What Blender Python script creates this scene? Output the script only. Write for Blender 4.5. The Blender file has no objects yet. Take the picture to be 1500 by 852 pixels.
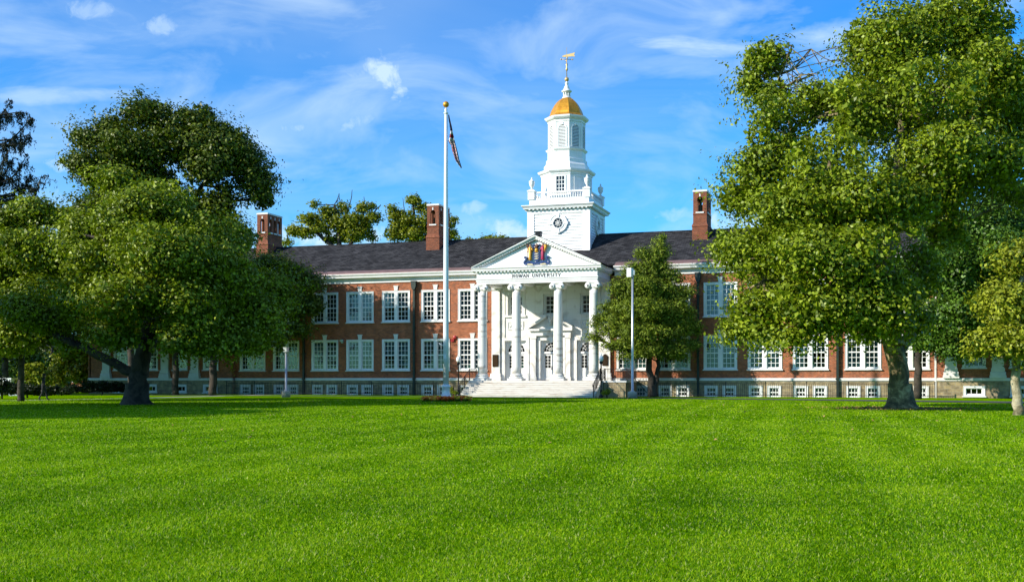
import bpy, math, random
import numpy as np
from mathutils import Vector, Matrix

R = math.radians
sc = bpy.context.scene
col = sc.collection

# ------------------------------------------------------------------ camera
YAW = R(17.9); FPX = 1612.0; EYE = 1.45
CAMX, CAMY = 25.25, -88.7
cam_d = bpy.data.cameras.new("camera"); cam = bpy.data.objects.new("camera", cam_d); col.objects.link(cam)
cam.location = (CAMX, CAMY, EYE); cam.rotation_euler = (R(90), 0, YAW)
cam_d.sensor_fit = 'HORIZONTAL'; cam_d.sensor_width = 36.0; cam_d.lens = 36.0*FPX/1500.0
cam_d.shift_y = 128.0/1500.0; cam_d.clip_start = 0.3; cam_d.clip_end = 3000
sc.camera = cam
CT, ST = math.cos(YAW), math.sin(YAW)

def at(x, y, d):
    """real place of something seen at photo pixel (x, y) and d metres deep"""
    lat = (x-750)/FPX*d
    return Vector((lat*CT-d*ST+CAMX, lat*ST+d*CT+CAMY, EYE+(554-y)*d/FPX))
def ground_at(x, y):
    d = FPX*EYE/(y-554.0); p = at(x, y, d); p.z = 0; return p, d

# ------------------------------------------------------------------ light
SUNV = Vector((-5.2, -4.45, 3.3)).normalized()          # towards the sun
SUN_EL = math.asin(SUNV.z); SUN_AZ = math.atan2(SUNV.x, SUNV.y)
sd = bpy.data.lights.new("sun", 'SUN'); sd.energy = 5.0; sd.angle = R(0.5); sd.color = (1.0, 0.93, 0.80)
so = bpy.data.objects.new("sun", sd); col.objects.link(so); so.location = (-60, -60, 60)
so.rotation_euler = (-SUNV).to_track_quat('-Z', 'Y').to_euler()

world = bpy.data.worlds.new("World"); sc.world = world; world.use_nodes = True
sc.view_settings.view_transform = 'Standard'; sc.view_settings.look = 'None'
sc.view_settings.exposure = 0.5; sc.view_settings.gamma = 1.0; sc.view_settings.use_curve_mapping = False
sc.render.engine = 'CYCLES'
cy = sc.cycles
cy.use_denoising = True
try: cy.denoiser = 'OPENIMAGEDENOISE'; cy.denoising_input_passes = 'RGB_ALBEDO_NORMAL'
except Exception: pass
cy.max_bounces = 6; cy.diffuse_bounces = 3; cy.glossy_bounces = 3; cy.transmission_bounces = 4; cy.transparent_max_bounces = 8
cy.use_fast_gi = False; cy.caustics_reflective = False; cy.caustics_refractive = False

# node helper ------------------------------------------------------------
class NT:
    def __init__(s, tree): s.t = tree; s.n = tree.nodes; s.l = tree.links
    def new(s, typ, **kw):
        n = s.n.new(typ)
        for k, v in kw.items():
            setattr(n, k, v)
        return n
    def put(s, sock, v):
        if isinstance(v, bpy.types.NodeSocket): s.l.new(v, sock)
        elif v is not None: sock.default_value = v
    def math(s, op, a, b=None, c=None, clamp=False):
        n = s.new('ShaderNodeMath', operation=op); n.use_clamp = clamp
        s.put(n.inputs[0], a)
        if b is not None: s.put(n.inputs[1], b)
        if c is not None: s.put(n.inputs[2], c)
        return n.outputs[0]
    def comb(s, x, y, z=0.0):
        n = s.new('ShaderNodeCombineXYZ'); s.put(n.inputs[0], x); s.put(n.inputs[1], y); s.put(n.inputs[2], z); return n.outputs[0]
    def sep(s, v):
        n = s.new('ShaderNodeSeparateXYZ'); s.l.new(v, n.inputs[0]); return n.outputs
    def noise(s, vec, scale=5.0, detail=3.0, rough=0.5, dist=0.0):
        n = s.new('ShaderNodeTexNoise'); s.l.new(vec, n.inputs['Vector'])
        n.inputs['Scale'].default_value = scale; n.inputs['Detail'].default_value = detail
        n.inputs['Roughness'].default_value = rough; n.inputs['Distortion'].default_value = dist
        return n.outputs['Fac']
    def ramp(s, fac, stops):
        n = s.new('ShaderNodeValToRGB'); s.l.new(fac, n.inputs[0]); e = n.color_ramp.elements
        while len(e) < len(stops): e.new(0.5)
        for i, (p, c) in enumerate(stops):
            e[i].position = p; e[i].color = c if len(c) == 4 else (*c, 1)
        return n.outputs[0]
    def mix(s, fac, a, b, mode='MIX'):
        n = s.new('ShaderNodeMix', data_type='RGBA', blend_type=mode)
        s.put(n.inputs[0], fac)
        for i, v in ((6, a), (7, b)):
            s.put(n.inputs[i], v if isinstance(v, bpy.types.NodeSocket) else (*v, 1) if len(v) == 3 else v)
        return n.outputs[2]
    def maprange(s, v, a, b, c=0.0, d=1.0):
        n = s.new('ShaderNodeMapRange'); s.put(n.inputs[0], v)
        for i, q in enumerate((a, b, c, d)): n.inputs[i+1].default_value = q
        return n.outputs[0]

# sky ---------------------------------------------------------------------
def build_sky():
    w = NT(world.node_tree); w.n.clear()
    out = w.new('ShaderNodeOutputWorld'); bg = w.new('ShaderNodeBackground'); w.l.new(bg.outputs[0], out.inputs[0])
    sky = w.new('ShaderNodeTexSky', sky_type='NISHITA'); sky.sun_disc = False
    sky.sun_elevation = SUN_EL; sky.sun_rotation = SUN_AZ
    sky.air_density = 1.0; sky.dust_density = 0.4; sky.ozone_density = 2.2; sky.altitude = 0
    tc = w.new('ShaderNodeTexCoord').outputs['Generated']
    x, y, z = w.sep(tc)
    fwd = w.math('ADD', w.math('MULTIPLY', x, -ST), w.math('MULTIPLY', y, CT))
    rgt = w.math('ADD', w.math('MULTIPLY', x, CT), w.math('MULTIPLY', y, ST))
    f = w.math('MAXIMUM', w.math('ABSOLUTE', fwd), 0.05)
    u = w.math('DIVIDE', rgt, f); v = w.math('DIVIDE', z, f)
    # cirrus sheet on a plane high overhead
    zz = w.math('MAXIMUM', z, 0.03)
    px = w.math('DIVIDE', rgt, zz); py = w.math('DIVIDE', fwd, zz)
    pv = w.comb(w.math('MULTIPLY', px, 0.30), w.math('MULTIPLY', py, 0.42))
    c1 = w.noise(pv, 1.6, 7, 0.6, 0.8)
    cov = w.noise(pv, 0.7, 3, 0.5, 0.3)
    cir = w.math('MULTIPLY', w.maprange(c1, 0.42, 0.80), w.maprange(cov, 0.38, 0.62))
    uvs = w.comb(u, w.math('MULTIPLY', v, 3.4), w.math('MULTIPLY', u, 1.1))
    st = w.noise(uvs, 4.5, 6, 0.55, 0.6)
    streak = w.math('MULTIPLY', w.maprange(st, 0.44, 0.78), w.maprange(v, 0.02, 0.16))
    # fair-weather puffs and wisps at their own bearings
    uv = w.comb(u, v); fb = w.noise(uv, 52, 7, 0.62, 0.5); fb2 = w.noise(w.comb(w.math('MULTIPLY', u, 0.5), w.math('MULTIPLY', v, 1.6)), 20, 5, 0.6, 0.5)
    def blob(cx, cyy, rx, ry, k, tilt=0.0, soft=False):
        du = w.math('SUBTRACT', u, (cx-750)/FPX); dv = w.math('SUBTRACT', v, (554-cyy)/FPX)
        dv = w.math('ADD', dv, w.math('MULTIPLY', du, tilt))
        q = w.math('ADD', w.math('POWER', w.math('DIVIDE', w.math('ABSOLUTE', du), rx/FPX), 2.0), w.math('POWER', w.math('DIVIDE', w.math('ABSOLUTE', dv), ry/FPX), 2.0))
        g = w.math('SUBTRACT', 1.0, w.math('MULTIPLY', q, 0.6))
        n = fb2 if soft else fb
        s = w.math('ADD', g, w.math('MULTIPLY', w.math('SUBTRACT', n, 0.5), 2.6))
        return w.math('MULTIPLY', w.maprange(s, 0.25 if not soft else 0.1, 1.15), k)
    tot = None
    for b in ((566, 108, 34, 30, .80, .5), (530, 116, 44, 20, .4), (515, 182, 42, 14, .5, -.25), (430, 187, 26, 9, .5), (235, 38, 36, 18, .5),
              (135, 14, 40, 18, .45), (1020, 66, 110, 16, .75, .07, True), (1250, 60, 90, 30, .6, .0, True), (745, 338, 60, 18, .75, .25), (690, 305, 30, 12, .5),
              (470, 345, 110, 22, .8), (380, 350, 70, 26, .7), (1120, 330, 110, 34, .7), (1000, 318, 40, 14, .4), (90, 142, 130, 14, .5, -.02, True), (70, 212, 34, 6, .35, 0, True),
              (110, 245, 50, 16, .6), (300, 40, 320, 30, .28, -.05, True), (620, 165, 280, 14, .3, -.04, True), (980, 95, 160, 20, .3, .0, True), (980, 215, 120, 40, .25, .1, True), (40, 330, 160, 60, .5)):
        o = blob(*b); tot = o if tot is None else w.math('MAXIMUM', tot, o)
    veil = w.math('MULTIPLY', w.maprange(w.noise(w.comb(u, w.math('MULTIPLY', v, 2.2)), 2.6, 4, 0.5, 0.4), 0.30, 0.72), w.maprange(u, 0.30, -0.42, 0.05, 0.36))
    cl = w.math('ADD', veil, w.math('MAXIMUM', w.math('MULTIPLY', streak, 0.54), w.math('MULTIPLY', cir, 0.22)))
    front = w.maprange(fwd, 0.02, 0.25)
    cl = w.math('MAXIMUM', cl, w.math('MULTIPLY', tot, front))
    up = w.maprange(z, 0.0, 0.05)
    cl = w.math('MULTIPLY', cl, up, clamp=True)
    hs = w.new('ShaderNodeHueSaturation'); hs.inputs['Saturation'].default_value = SKY_SAT; hs.inputs['Value'].default_value = SKY_VAL
    w.l.new(sky.outputs[0], hs.inputs['Color'])
    tint = w.mix(1.0, hs.outputs[0], SKY_TINT, 'MULTIPLY')
    c = w.mix(cl, tint, CLOUD)
    w.l.new(c, bg.inputs[0]); bg.inputs[1].default_value = 0.12
SKY_SAT, SKY_VAL, SKY_TINT, CLOUD = 1.3, 1.0, (0.24, 0.89, 1.37), (4.7, 5.9, 6.8)
build_sky()

# ------------------------------------------------------------------ mesh helpers
class MB:
    """collects shapes that end up as ONE mesh object"""
    def __init__(s): s.v = []; s.f = []; s.m = []; s.smooth = []
    def face(s, pts, m=0, sm=False):
        b = len(s.v); s.v += [tuple(p) for p in pts]; s.f.append(tuple(range(b, b+len(pts)))); s.m.append(m); s.smooth.append(sm)
    def raw(s, vs, fs, m=0, sm=False):
        b = len(s.v); s.v += [tuple(p) for p in vs]
        for f in fs: s.f.append(tuple(b+i for i in f)); s.m.append(m); s.smooth.append(sm)
    def box(s, x0, x1, y0, y1, z0, z1, m=0):
        s.raw([(x0,y0,z0),(x1,y0,z0),(x1,y1,z0),(x0,y1,z0),(x0,y0,z1),(x1,y0,z1),(x1,y1,z1),(x0,y1,z1)],
              [(0,3,2,1),(4,5,6,7),(0,1,5,4),(1,2,6,5),(2,3,7,6),(3,0,4,7)], m)
    def prism_y(s, poly, y0, y1, m=0):              # poly of (x, z), counter-clockwise seen from -y
        n = len(poly); vs = [(x, y0, z) for x, z in poly]+[(x, y1, z) for x, z in poly]
        fs = [tuple(range(n)), tuple(range(2*n-1, n-1, -1))]+[(i, n+i, n+(i+1) % n, (i+1) % n) for i in range(n)]
        s.raw(vs, fs, m)
    def prism_x(s, poly, x0, x1, m=0):              # poly of (y, z)
        n = len(poly); vs = [(x0, y, z) for y, z in poly]+[(x1, y, z) for y, z in poly]
        fs = [tuple(range(n-1, -1, -1)), tuple(range(n, 2*n))]+[(i, (i+1) % n, n+(i+1) % n, n+i) for i in range(n)]
        s.raw(vs, fs, m)
    def prism_z(s, poly, z0, z1, m=0):
        n = len(poly); vs = [(x, y, z0) for x, y in poly]+[(x, y, z1) for x, y in poly]
        fs = [tuple(range(n-1, -1, -1)), tuple(range(n, 2*n))]+[(i, (i+1) % n, n+(i+1) % n, n+i) for i in range(n)]
        s.raw(vs, fs, m)
    def lathe(s, prof, c, n=16, m=0, sm=True, rot=0.0, axis='z'):
        vs = []
        for r, z in prof:
            for k in range(n):
                a = rot+2*math.pi*k/n
                p = (r*math.cos(a), r*math.sin(a), z)
                if axis == 'y': p = (p[0], p[2], p[1])
                vs.append((c[0]+p[0], c[1]+p[1], c[2]+p[2]))
        fs = []
        for j in range(len(prof)-1):
            for k in range(n):
                a, b = j*n+k, j*n+(k+1) % n
                fs.append((a, b, b+n, a+n) if axis == 'z' else (a, a+n, b+n, b))
        fs.append(tuple(range(n-1, -1, -1))); fs.append(tuple(range((len(prof)-1)*n, len(prof)*n)))
        s.raw(vs, fs, m, sm)
    def tube(s, pts, rad, n=6, m=0, sm=True):
        pts = [Vector(p) for p in pts]
        if not hasattr(rad, '__len__'): rad = [rad]*len(pts)
        vs = []; prev = None
        for i, p in enumerate(pts):
            d = (pts[min(i+1, len(pts)-1)]-pts[max(i-1, 0)])
            if d.length < 1e-9: d = Vector((0, 0, 1))
            d.normalize()
            a = prev if prev is not None else (Vector((1, 0, 0)) if abs(d.x) < 0.8 else Vector((0, 1, 0)))
            a = a-d*a.dot(d)
            if a.length < 1e-6: a = d.orthogonal()
            a.normalize(); prev = a; b = d.cross(a)
            for k in range(n):
                t = 2*math.pi*k/n; vs.append(p+(a*math.cos(t)+b*math.sin(t))*rad[i])
        fs = [(j*n+k, j*n+(k+1) % n, (j+1)*n+(k+1) % n, (j+1)*n+k) for j in range(len(pts)-1) for k in range(n)]
        fs.append(tuple(range(n-1, -1, -1))); fs.append(tuple(range((len(pts)-1)*n, len(pts)*n)))
        s.raw(vs, fs, m, sm)
    def ball(s, c, rx, ry=None, rz=None, n=12, m=0):
        ry = ry or rx; rz = rz or rx; h = n//2; vs = []; 
        for j in range(1, h):
            t = math.pi*j/h
            for k in range(n):
                a = 2*math.pi*k/n
                vs.append((c[0]+rx*math.sin(t)*math.cos(a), c[1]+ry*math.sin(t)*math.sin(a), c[2]-rz*math.cos(t)))
        b = len(vs); vs += [(c[0], c[1], c[2]-rz), (c[0], c[1], c[2]+rz)]
        fs = [(j*n+k, j*n+(k+1) % n, (j+1)*n+(k+1) % n, (j+1)*n+k) for j in range(h-2) for k in range(n)]
        fs += [(b, (k+1) % n, k) for k in range(n)]+[(b+1, (h-2)*n+k, (h-2)*n+(k+1) % n) for k in range(n)]
        s.raw(vs, fs, m, True)
    def mesh(s, name, mats):
        me = bpy.data.meshes.new(name); me.from_pydata(s.v, [], s.f)
        for m in (mats if isinstance(mats, (list, tuple)) else [mats]): me.materials.append(m)
        me.polygons.foreach_set('material_index', s.m); me.polygons.foreach_set('use_smooth', s.smooth); me.update(); return me
    def build(s, name, mats, parent=None, loc=None):
        o = bpy.data.objects.new(name, s.mesh(name, mats)); col.objects.link(o)
        if parent is not None: o.parent = parent
        if loc is not None: o.location = loc
        return o

def tag(o, label=None, cat=None, group=None, kind=None):
    if label: o['label'] = label
    if cat: o['category'] = cat
    if group: o['group'] = group
    if kind: o['kind'] = kind
    return o
def empty(name, loc=(0, 0, 0), rz=0.0):
    o = bpy.data.objects.new(name, None); col.objects.link(o); o.location = loc; o.rotation_euler = (0, 0, rz); o.empty_display_size = 0.3
    return o
def copy_tree(o, parent=None):
    c = o.copy(); col.objects.link(c); c.parent = parent
    for ch in list(o.children): copy_tree(ch, c)
    return c
def fast_mesh(name, verts, faces_n, mat, smooth=False):
    """verts (N,3) used in order, faces of faces_n corners each"""
    me = bpy.data.meshes.new(name); nv = len(verts); nf = nv//faces_n
    me.vertices.add(nv); me.vertices.foreach_set('co', np.ascontiguousarray(verts, dtype=np.float32).ravel())
    me.loops.add(nv); me.loops.foreach_set('vertex_index', np.arange(nv, dtype=np.int32))
    me.polygons.add(nf); me.polygons.foreach_set('loop_start', np.arange(0, nv, faces_n, dtype=np.int32))
    try: me.polygons.foreach_set('loop_total', np.full(nf, faces_n, dtype=np.int32))
    except Exception: pass
    me.materials.append(mat); me.update(calc_edges=True); return me

# ------------------------------------------------------------------ materials
def mat(name):
    m = bpy.data.materials.new(name); m.use_nodes = True; t = NT(m.node_tree)
    p = t.n['Principled BSDF']; return m, t, p
def objco(t): return t.new('ShaderNodeTexCoord').outputs['Object']
def geopos(t): return t.new('ShaderNodeNewGeometry').outputs['Position']
def bump(t, p, h, strength=0.3, dist=0.02):
    b = t.new('ShaderNodeBump'); b.inputs['Strength'].default_value = strength; b.inputs['Distance'].default_value = dist
    t.l.new(h, b.inputs['Height']); t.l.new(b.outputs[0], p.inputs['Normal'])
def plain(name, c, rough=0.5, metal=0.0, var=0.12, scale=3.0, bumpk=0.0):
    m, t, p = mat(name); v = geopos(t)
    n = t.noise(v, scale, 5, 0.6)
    k = t.maprange(n, 0.25, 0.75, 1-var, 1+var)
    cc = t.mix(1.0, c, t.comb(k, k, k), 'MULTIPLY'); t.l.new(cc, p.inputs['Base Color'])
    p.inputs['Roughness'].default_value = rough; p.inputs['Metallic'].default_value = metal
    if bumpk: bump(t, p, t.noise(v, scale*8, 4), bumpk, 0.02)
    return m
def brick_mat(name, c1, c2, mortar, bw, bh, msize, scale_noise=1.3, stain=0.25, dist=0.0, rough=0.85):
    m, t, p = mat(name); x, y, z = t.sep(geopos(t))
    vec = t.comb(t.math('ADD', x, y), z)
    if dist:
        nn = t.new('ShaderNodeTexNoise'); t.l.new(vec, nn.inputs['Vector']); nn.inputs['Scale'].default_value = 1.6
        vec2 = t.mix(dist, vec, nn.outputs['Color'], 'ADD'); vec = vec2
    b = t.new('ShaderNodeTexBrick'); t.l.new(vec, b.inputs['Vector'])
    b.inputs['Scale'].default_value = 1.0; b.inputs['Brick Width'].default_value = bw; b.inputs['Row Height'].default_value = bh
    b.inputs['Mortar Size'].default_value = msize; b.inputs['Mortar Smooth'].default_value = 0.2; b.inputs['Bias'].default_value = 0.0
    b.inputs['Color1'].default_value = (*c1, 1); b.inputs['Color2'].default_value = (*c2, 1); b.inputs['Mortar'].default_value = (*mortar, 1)
    n = t.noise(vec, scale_noise, 5, 0.65); k = t.maprange(n, 0.25, 0.75, 1-stain, 1+stain)
    n2 = t.noise(t.comb(t.math('ADD', x, y), t.math('MULTIPLY', z, 0.25)), 2.2, 4, 0.6); k2 = t.maprange(n2, 0.3, 0.75, 1-stain*.5, 1+stain*.4)
    k = t.math('MULTIPLY', k, k2)
    n3 = t.noise(t.comb(t.math('ADD', x, y), t.math('MULTIPLY', z, 2.2)), 3.4, 3, 0.75); k = t.math('MULTIPLY', k, t.maprange(n3, 0.25, 0.75, 0.72, 1.28))
    c = t.mix(1.0, b.outputs['Color'], t.comb(k, k, k), 'MULTIPLY'); t.l.new(c, p.inputs['Base Color'])
    p.inputs['Roughness'].default_value = rough; p.inputs['Specular IOR Level'].default_value = 0.25
    bump(t, p, t.math('SUBTRACT', t.math('MULTIPLY', n, 0.5), b.outputs['Fac']), 0.5, 0.015)
    return m

M = {}
M['brick'] = brick_mat('red brick', (0.43, 0.092, 0.027), (0.18, 0.036, 0.017), (0.40, 0.23, 0.14), 0.215, 0.075, 0.011)
M['chimney'] = brick_mat('dark chimney brick', (0.27, 0.060, 0.024), (0.14, 0.034, 0.017), (0.24, 0.13, 0.08), 0.215, 0.075, 0.011)
M['stone'] = brick_mat('tan basement stone', (0.40, 0.31, 0.17), (0.24, 0.19, 0.12), (0.30, 0.26, 0.19), 0.55, 0.24, 0.018, 2.5, 0.4, dist=0.10)
M['white'] = plain('white paint', (0.80, 0.80, 0.79), 0.45, var=0.05, scale=1.4)
def m_white():
    m, t, p = mat('white paint'); x, y, z = t.sep(geopos(t)); xy = t.math('ADD', x, t.math('MULTIPLY', y, 1.3))
    n = t.noise(t.comb(t.math('MULTIPLY', xy, 4.0), t.math('MULTIPLY', z, 0.7)), 1.0, 5, 0.65); n2 = t.noise(geopos(t), 1.1, 4, 0.6)
    c = t.mix(t.math('MULTIPLY', t.maprange(n, 0.52, 0.75), 0.45), (0.80, 0.80, 0.79), (0.60, 0.59, 0.55)); k = t.maprange(n2, 0.3, 0.7, 0.93, 1.03)
    t.l.new(t.mix(1.0, c, t.comb(k, k, k), 'MULTIPLY'), p.inputs['Base Color']); p.inputs['Roughness'].default_value = 0.5; return m
M['white'] = m_white()
M['stonewhite'] = plain('white dressed stone', (0.70, 0.69, 0.66), 0.7, var=0.12, scale=1.7)
M['copper'] = plain('weathered copper flashing', (0.22, 0.13, 0.11), 0.5, 0.3, var=0.25, scale=2)
M['iron'] = plain('black iron', (0.012, 0.012, 0.013), 0.4, 0.4, var=0.2)
M['drain'] = plain('dark green downspout', (0.022, 0.035, 0.030), 0.5, 0.3, var=0.3)
M['bronze'] = plain('dark bronze', (0.06, 0.035, 0.018), 0.4, 0.8, var=0.3, scale=14)
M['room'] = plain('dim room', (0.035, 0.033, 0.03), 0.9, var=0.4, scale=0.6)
M['blind'] = plain('pale blind', (0.13, 0.19, 0.20), 0.9, var=0.10, scale=2)
M['curtain'] = plain('cream curtain', (0.15, 0.16, 0.13), 0.95, var=0.2, scale=3)
M['gold'] = None
M['pole'] = plain('white pole paint', (0.72, 0.76, 0.78), 0.35, 0.1, var=0.08, scale=1.5)
M['steel'] = plain('galvanised steel', (0.50, 0.52, 0.53), 0.4, 0.7, var=0.12)
M['concrete'] = plain('concrete', (0.33, 0.31, 0.27), 0.9, var=0.2, scale=5, bumpk=0.3)
M['globe'] = plain('milk glass', (0.82, 0.82, 0.80), 0.25, var=0.03)
M['red'] = plain('red enamel', (0.35, 0.02, 0.02), 0.35, var=0.15)
M['mat'] = plain('brown doormat', (0.10, 0.045, 0.03), 0.95, var=0.3, scale=20)
M['asphalt'] = plain('asphalt', (0.05, 0.05, 0.052), 0.9, var=0.25, scale=3, bumpk=0.3)
M['pave'] = plain('concrete paving', (0.36, 0.34, 0.31), 0.9, var=0.2, scale=2)

def m_gold():
    m, t, p = mat('gilded dome'); v = geopos(t); n = t.noise(v, 3.0, 5, 0.65)
    c = t.ramp(n, [(0.3, (0.50, 0.20, 0.015)), (0.7, (0.80, 0.38, 0.03))]); t.l.new(c, p.inputs['Base Color'])
    p.inputs['Metallic'].default_value = 0.55; p.inputs['Roughness'].default_value = 0.42; bump(t, p, n, 0.15, 0.05); return m
M['gold'] = m_gold()
def m_clap():
    m, t, p = mat('white clapboard'); x, y, z = t.sep(geopos(t))
    f = t.math('FRACT', t.math('DIVIDE', z, 0.21)); n = t.noise(geopos(t), 1.5, 4)
    c = t.mix(t.maprange(n, 0.3, 0.7), (0.76, 0.76, 0.75), (0.83, 0.83, 0.82)); t.l.new(c, p.inputs['Base Color'])
    p.inputs['Roughness'].default_value = 0.5; return m
M['clap'] = M['white']
def m_marble(name, twist):
    m, t, p = mat(name); v = geopos(t); x, y, z = t.sep(v)
    if twist:
        o = objco(t); ox, oy, oz = t.sep(o)
        ang = t.math('ARCTAN2', oy, ox)
        vv = t.comb(t.math('MULTIPLY', t.math('SINE', ang), 0.5), t.math('MULTIPLY', oz, 1.0), t.math('MULTIPLY', x, 0.37))
        w = t.new('ShaderNodeTexWave', wave_type='BANDS', bands_direction='Y'); t.l.new(vv, w.inputs['Vector'])
        w.inputs['Scale'].default_value = 0.65; w.inputs['Distortion'].default_value = 9; w.inputs['Detail'].default_value = 3; w.inputs['Detail Scale'].default_value = 0.8
        f = w.outputs['Fac']; strong = t.maprange(t.noise(vv, 0.5, 2), 0.45, 0.65)
        f = t.math('MULTIPLY', t.maprange(f, 0.62, 0.95), strong)
        c = t.mix(f, (0.76, 0.74, 0.70), (0.42, 0.38, 0.34))
    else:
        # book-matched veins
        ax = t.math('PINGPONG', x, 1.05); vv = t.comb(ax, t.math('MULTIPLY', y, 0.6), z)
        w = t.new('ShaderNodeTexWave', wave_type='BANDS', bands_direction='DIAGONAL'); t.l.new(vv, w.inputs['Vector'])
        w.inputs['Scale'].default_value = 0.55; w.inputs['Distortion'].default_value = 7; w.inputs['Detail'].default_value = 4; w.inputs['Detail Scale'].default_value = 1.1
        f = t.math('MULTIPLY', t.maprange(w.outputs['Fac'], 0.6, 1.0), t.maprange(t.noise(vv, 0.9, 3), 0.38, 0.62))
        c = t.mix(t.math('MULTIPLY', f, 0.8), (0.78, 0.77, 0.74), (0.47, 0.43, 0.37))
        gx = t.math('FRACT', t.math('DIVIDE', x, 1.35)); gz = t.math('FRACT', t.math('DIVIDE', z, 0.9))
        j = t.math('MINIMUM', t.math('MINIMUM', gx, t.math('SUBTRACT', 1.0, gx)), t.math('MINIMUM', gz, t.math('SUBTRACT', 1.0, gz)))
        c = t.mix(t.math('MULTIPLY', t.math('LESS_THAN', j, 0.014), 0.35), c, (0.4, 0.37, 0.32))
    t.l.new(c, p.inputs['Base Color']); p.inputs['Roughness'].default_value = 0.4; return m
M['marble'] = m_marble('white veined marble', False); M['colmarble'] = m_marble('column marble', True)
def m_steps():
    m, t, p = mat('weathered marble steps'); v = geopos(t); x, y, z = t.sep(v)
    n = t.noise(t.comb(t.math('MULTIPLY', x, 0.5), y, t.math('MULTIPLY', z, 6)), 2.0, 5, 0.7)
    t.l.new(t.ramp(n, [(0.3, (0.34, 0.27, 0.20)), (0.48, (0.60, 0.57, 0.52)), (1, (0.70, 0.68, 0.64))]), p.inputs['Base Color']); p.inputs['Roughness'].default_value = 0.6; return m
M['steps'] = m_steps()
def m_roof():
    m, t, p = mat('charcoal shingles'); x, y, z = t.sep(geopos(t))
    vec = t.comb(x, t.math('MULTIPLY', z, 1.9))
    b = t.new('ShaderNodeTexBrick'); t.l.new(vec, b.inputs['Vector']); b.inputs['Scale'].default_value = 1
    b.inputs['Brick Width'].default_value = 0.42; b.inputs['Row Height'].default_value = 0.21; b.inputs['Mortar Size'].default_value = 0.012
    b.inputs['Color1'].default_value = (0.018, 0.018, 0.020, 1); b.inputs['Color2'].default_value = (0.050, 0.049, 0.052, 1); b.inputs['Mortar'].default_value = (0.009, 0.009, 0.010, 1)
    n = t.noise(vec, 0.8, 6, 0.7); k = t.maprange(n, 0.3, 0.7, 0.65, 1.4)
    c = t.mix(1.0, b.outputs['Color'], t.comb(k, k, k), 'MULTIPLY'); t.l.new(c, p.inputs['Base Color']); p.inputs['Roughness'].default_value = 0.95; p.inputs['Specular IOR Level'].default_value = 0.08
    bump(t, p, t.math('ADD', t.math('MULTIPLY', b.outputs['Fac'], -1.0), t.noise(vec, 3.0, 3)), 0.5, 0.03); return m
M['roof'] = m_roof()
def m_glass():
    m = bpy.data.materials.new('window glass'); m.use_nodes = True; t = NT(m.node_tree); t.n.remove(t.n['Principled BSDF'])
    o = t.n['Material Output']; tr = t.new('ShaderNodeBsdfTransparent'); tr.inputs[0].default_value = (0.86, 0.93, 0.95, 1)
    g = t.new('ShaderNodeBsdfGlossy'); g.inputs['Roughness'].default_value = 0.02; g.inputs[0].default_value = (0.95, 0.97, 1, 1)
    lw = t.new('ShaderNodeFresnel'); lw.inputs['IOR'].default_value = 1.55
    nn = t.new('ShaderNodeBump'); nn.inputs['Strength'].default_value = 0.025; nn.inputs['Distance'].default_value = 0.2
    t.l.new(t.noise(geopos(t), 0.9, 2), nn.inputs['Height']); t.l.new(nn.outputs[0], g.inputs['Normal'])
    f = t.math('ADD', t.math('MULTIPLY', lw.outputs[0], 1.0), 0.015, clamp=True)
    mx = t.new('ShaderNodeMixShader'); t.l.new(f, mx.inputs[0]); t.l.new(tr.outputs[0], mx.inputs[1]); t.l.new(g.outputs[0], mx.inputs[2]); t.l.new(mx.outputs[0], o.inputs[0])
    return m
M['glass'] = m_glass()

def leaf_mat(name, dark, light, gloss=0.45, trans=0.20, yellow=None):
    m = bpy.data.materials.new(name); m.use_nodes = True; t = NT(m.node_tree); p = t.n['Principled BSDF']; out = t.n['Material Output']
    g = t.new('ShaderNodeNewGeometry'); rnd = g.outputs['Random Per Island']
    n = t.noise(g.outputs['Position'], 0.55, 3, 0.5)
    f = t.math('ADD', t.math('MULTIPLY', t.math('POWER', rnd, 1.4), 0.72), t.math('MULTIPLY', t.maprange(n, 0.3, 0.7), 0.28))
    stops = [(0.0, dark), (0.85, light)]
    if yellow: stops.append((1.0, yellow))
    c = t.ramp(f, stops); t.l.new(c, p.inputs['Base Color'])
    p.inputs['Roughness'].default_value = gloss; p.inputs['Specular IOR Level'].default_value = 0.26
    tr = t.new('ShaderNodeBsdfTranslucent'); t.l.new(t.mix(1.0, c, (1.35, 1.5, 0.5), 'MULTIPLY'), tr.inputs[0])
    mx = t.new('ShaderNodeMixShader'); mx.inputs[0].default_value = trans
    t.l.new(p.outputs[0], mx.inputs[1]); t.l.new(tr.outputs[0], mx.inputs[2]); t.l.new(mx.outputs[0], out.inputs[0]); return m
M['leaf_plane'] = leaf_mat('plane tree leaves', (0.056, 0.092, 0.004), (0.285, 0.355, 0.015), yellow=(0.44, 0.45, 0.06))
M['leaf_dark'] = leaf_mat('dark olive leaves', (0.030, 0.052, 0.003), (0.140, 0.180, 0.009), trans=0.15)
M['leaf_maple'] = leaf_mat('maple leaves', (0.030, 0.068, 0.006), (0.125, 0.235, 0.022), trans=0.14)
M['leaf_yellow'] = leaf_mat('pale plane leaves', (0.100, 0.125, 0.006), (0.36, 0.39, 0.028))
M['leaf_cedar'] = leaf_mat('cedar sprays', (0.050, 0.085, 0.005), (0.220, 0.285, 0.016), gloss=0.6, trans=0.10)
M['leaf_spruce'] = leaf_mat('spruce needles', (0.010, 0.018, 0.010), (0.022, 0.032, 0.016), gloss=0.6, trans=0.1)
M['leaf_hedge'] = leaf_mat('hedge leaves', (0.010, 0.020, 0.006), (0.025, 0.042, 0.010), trans=0.15)
M['leaf_far'] = leaf_mat('thin tree leaves', (0.080, 0.105, 0.006), (0.31, 0.33, 0.020), trans=0.3)
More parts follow.
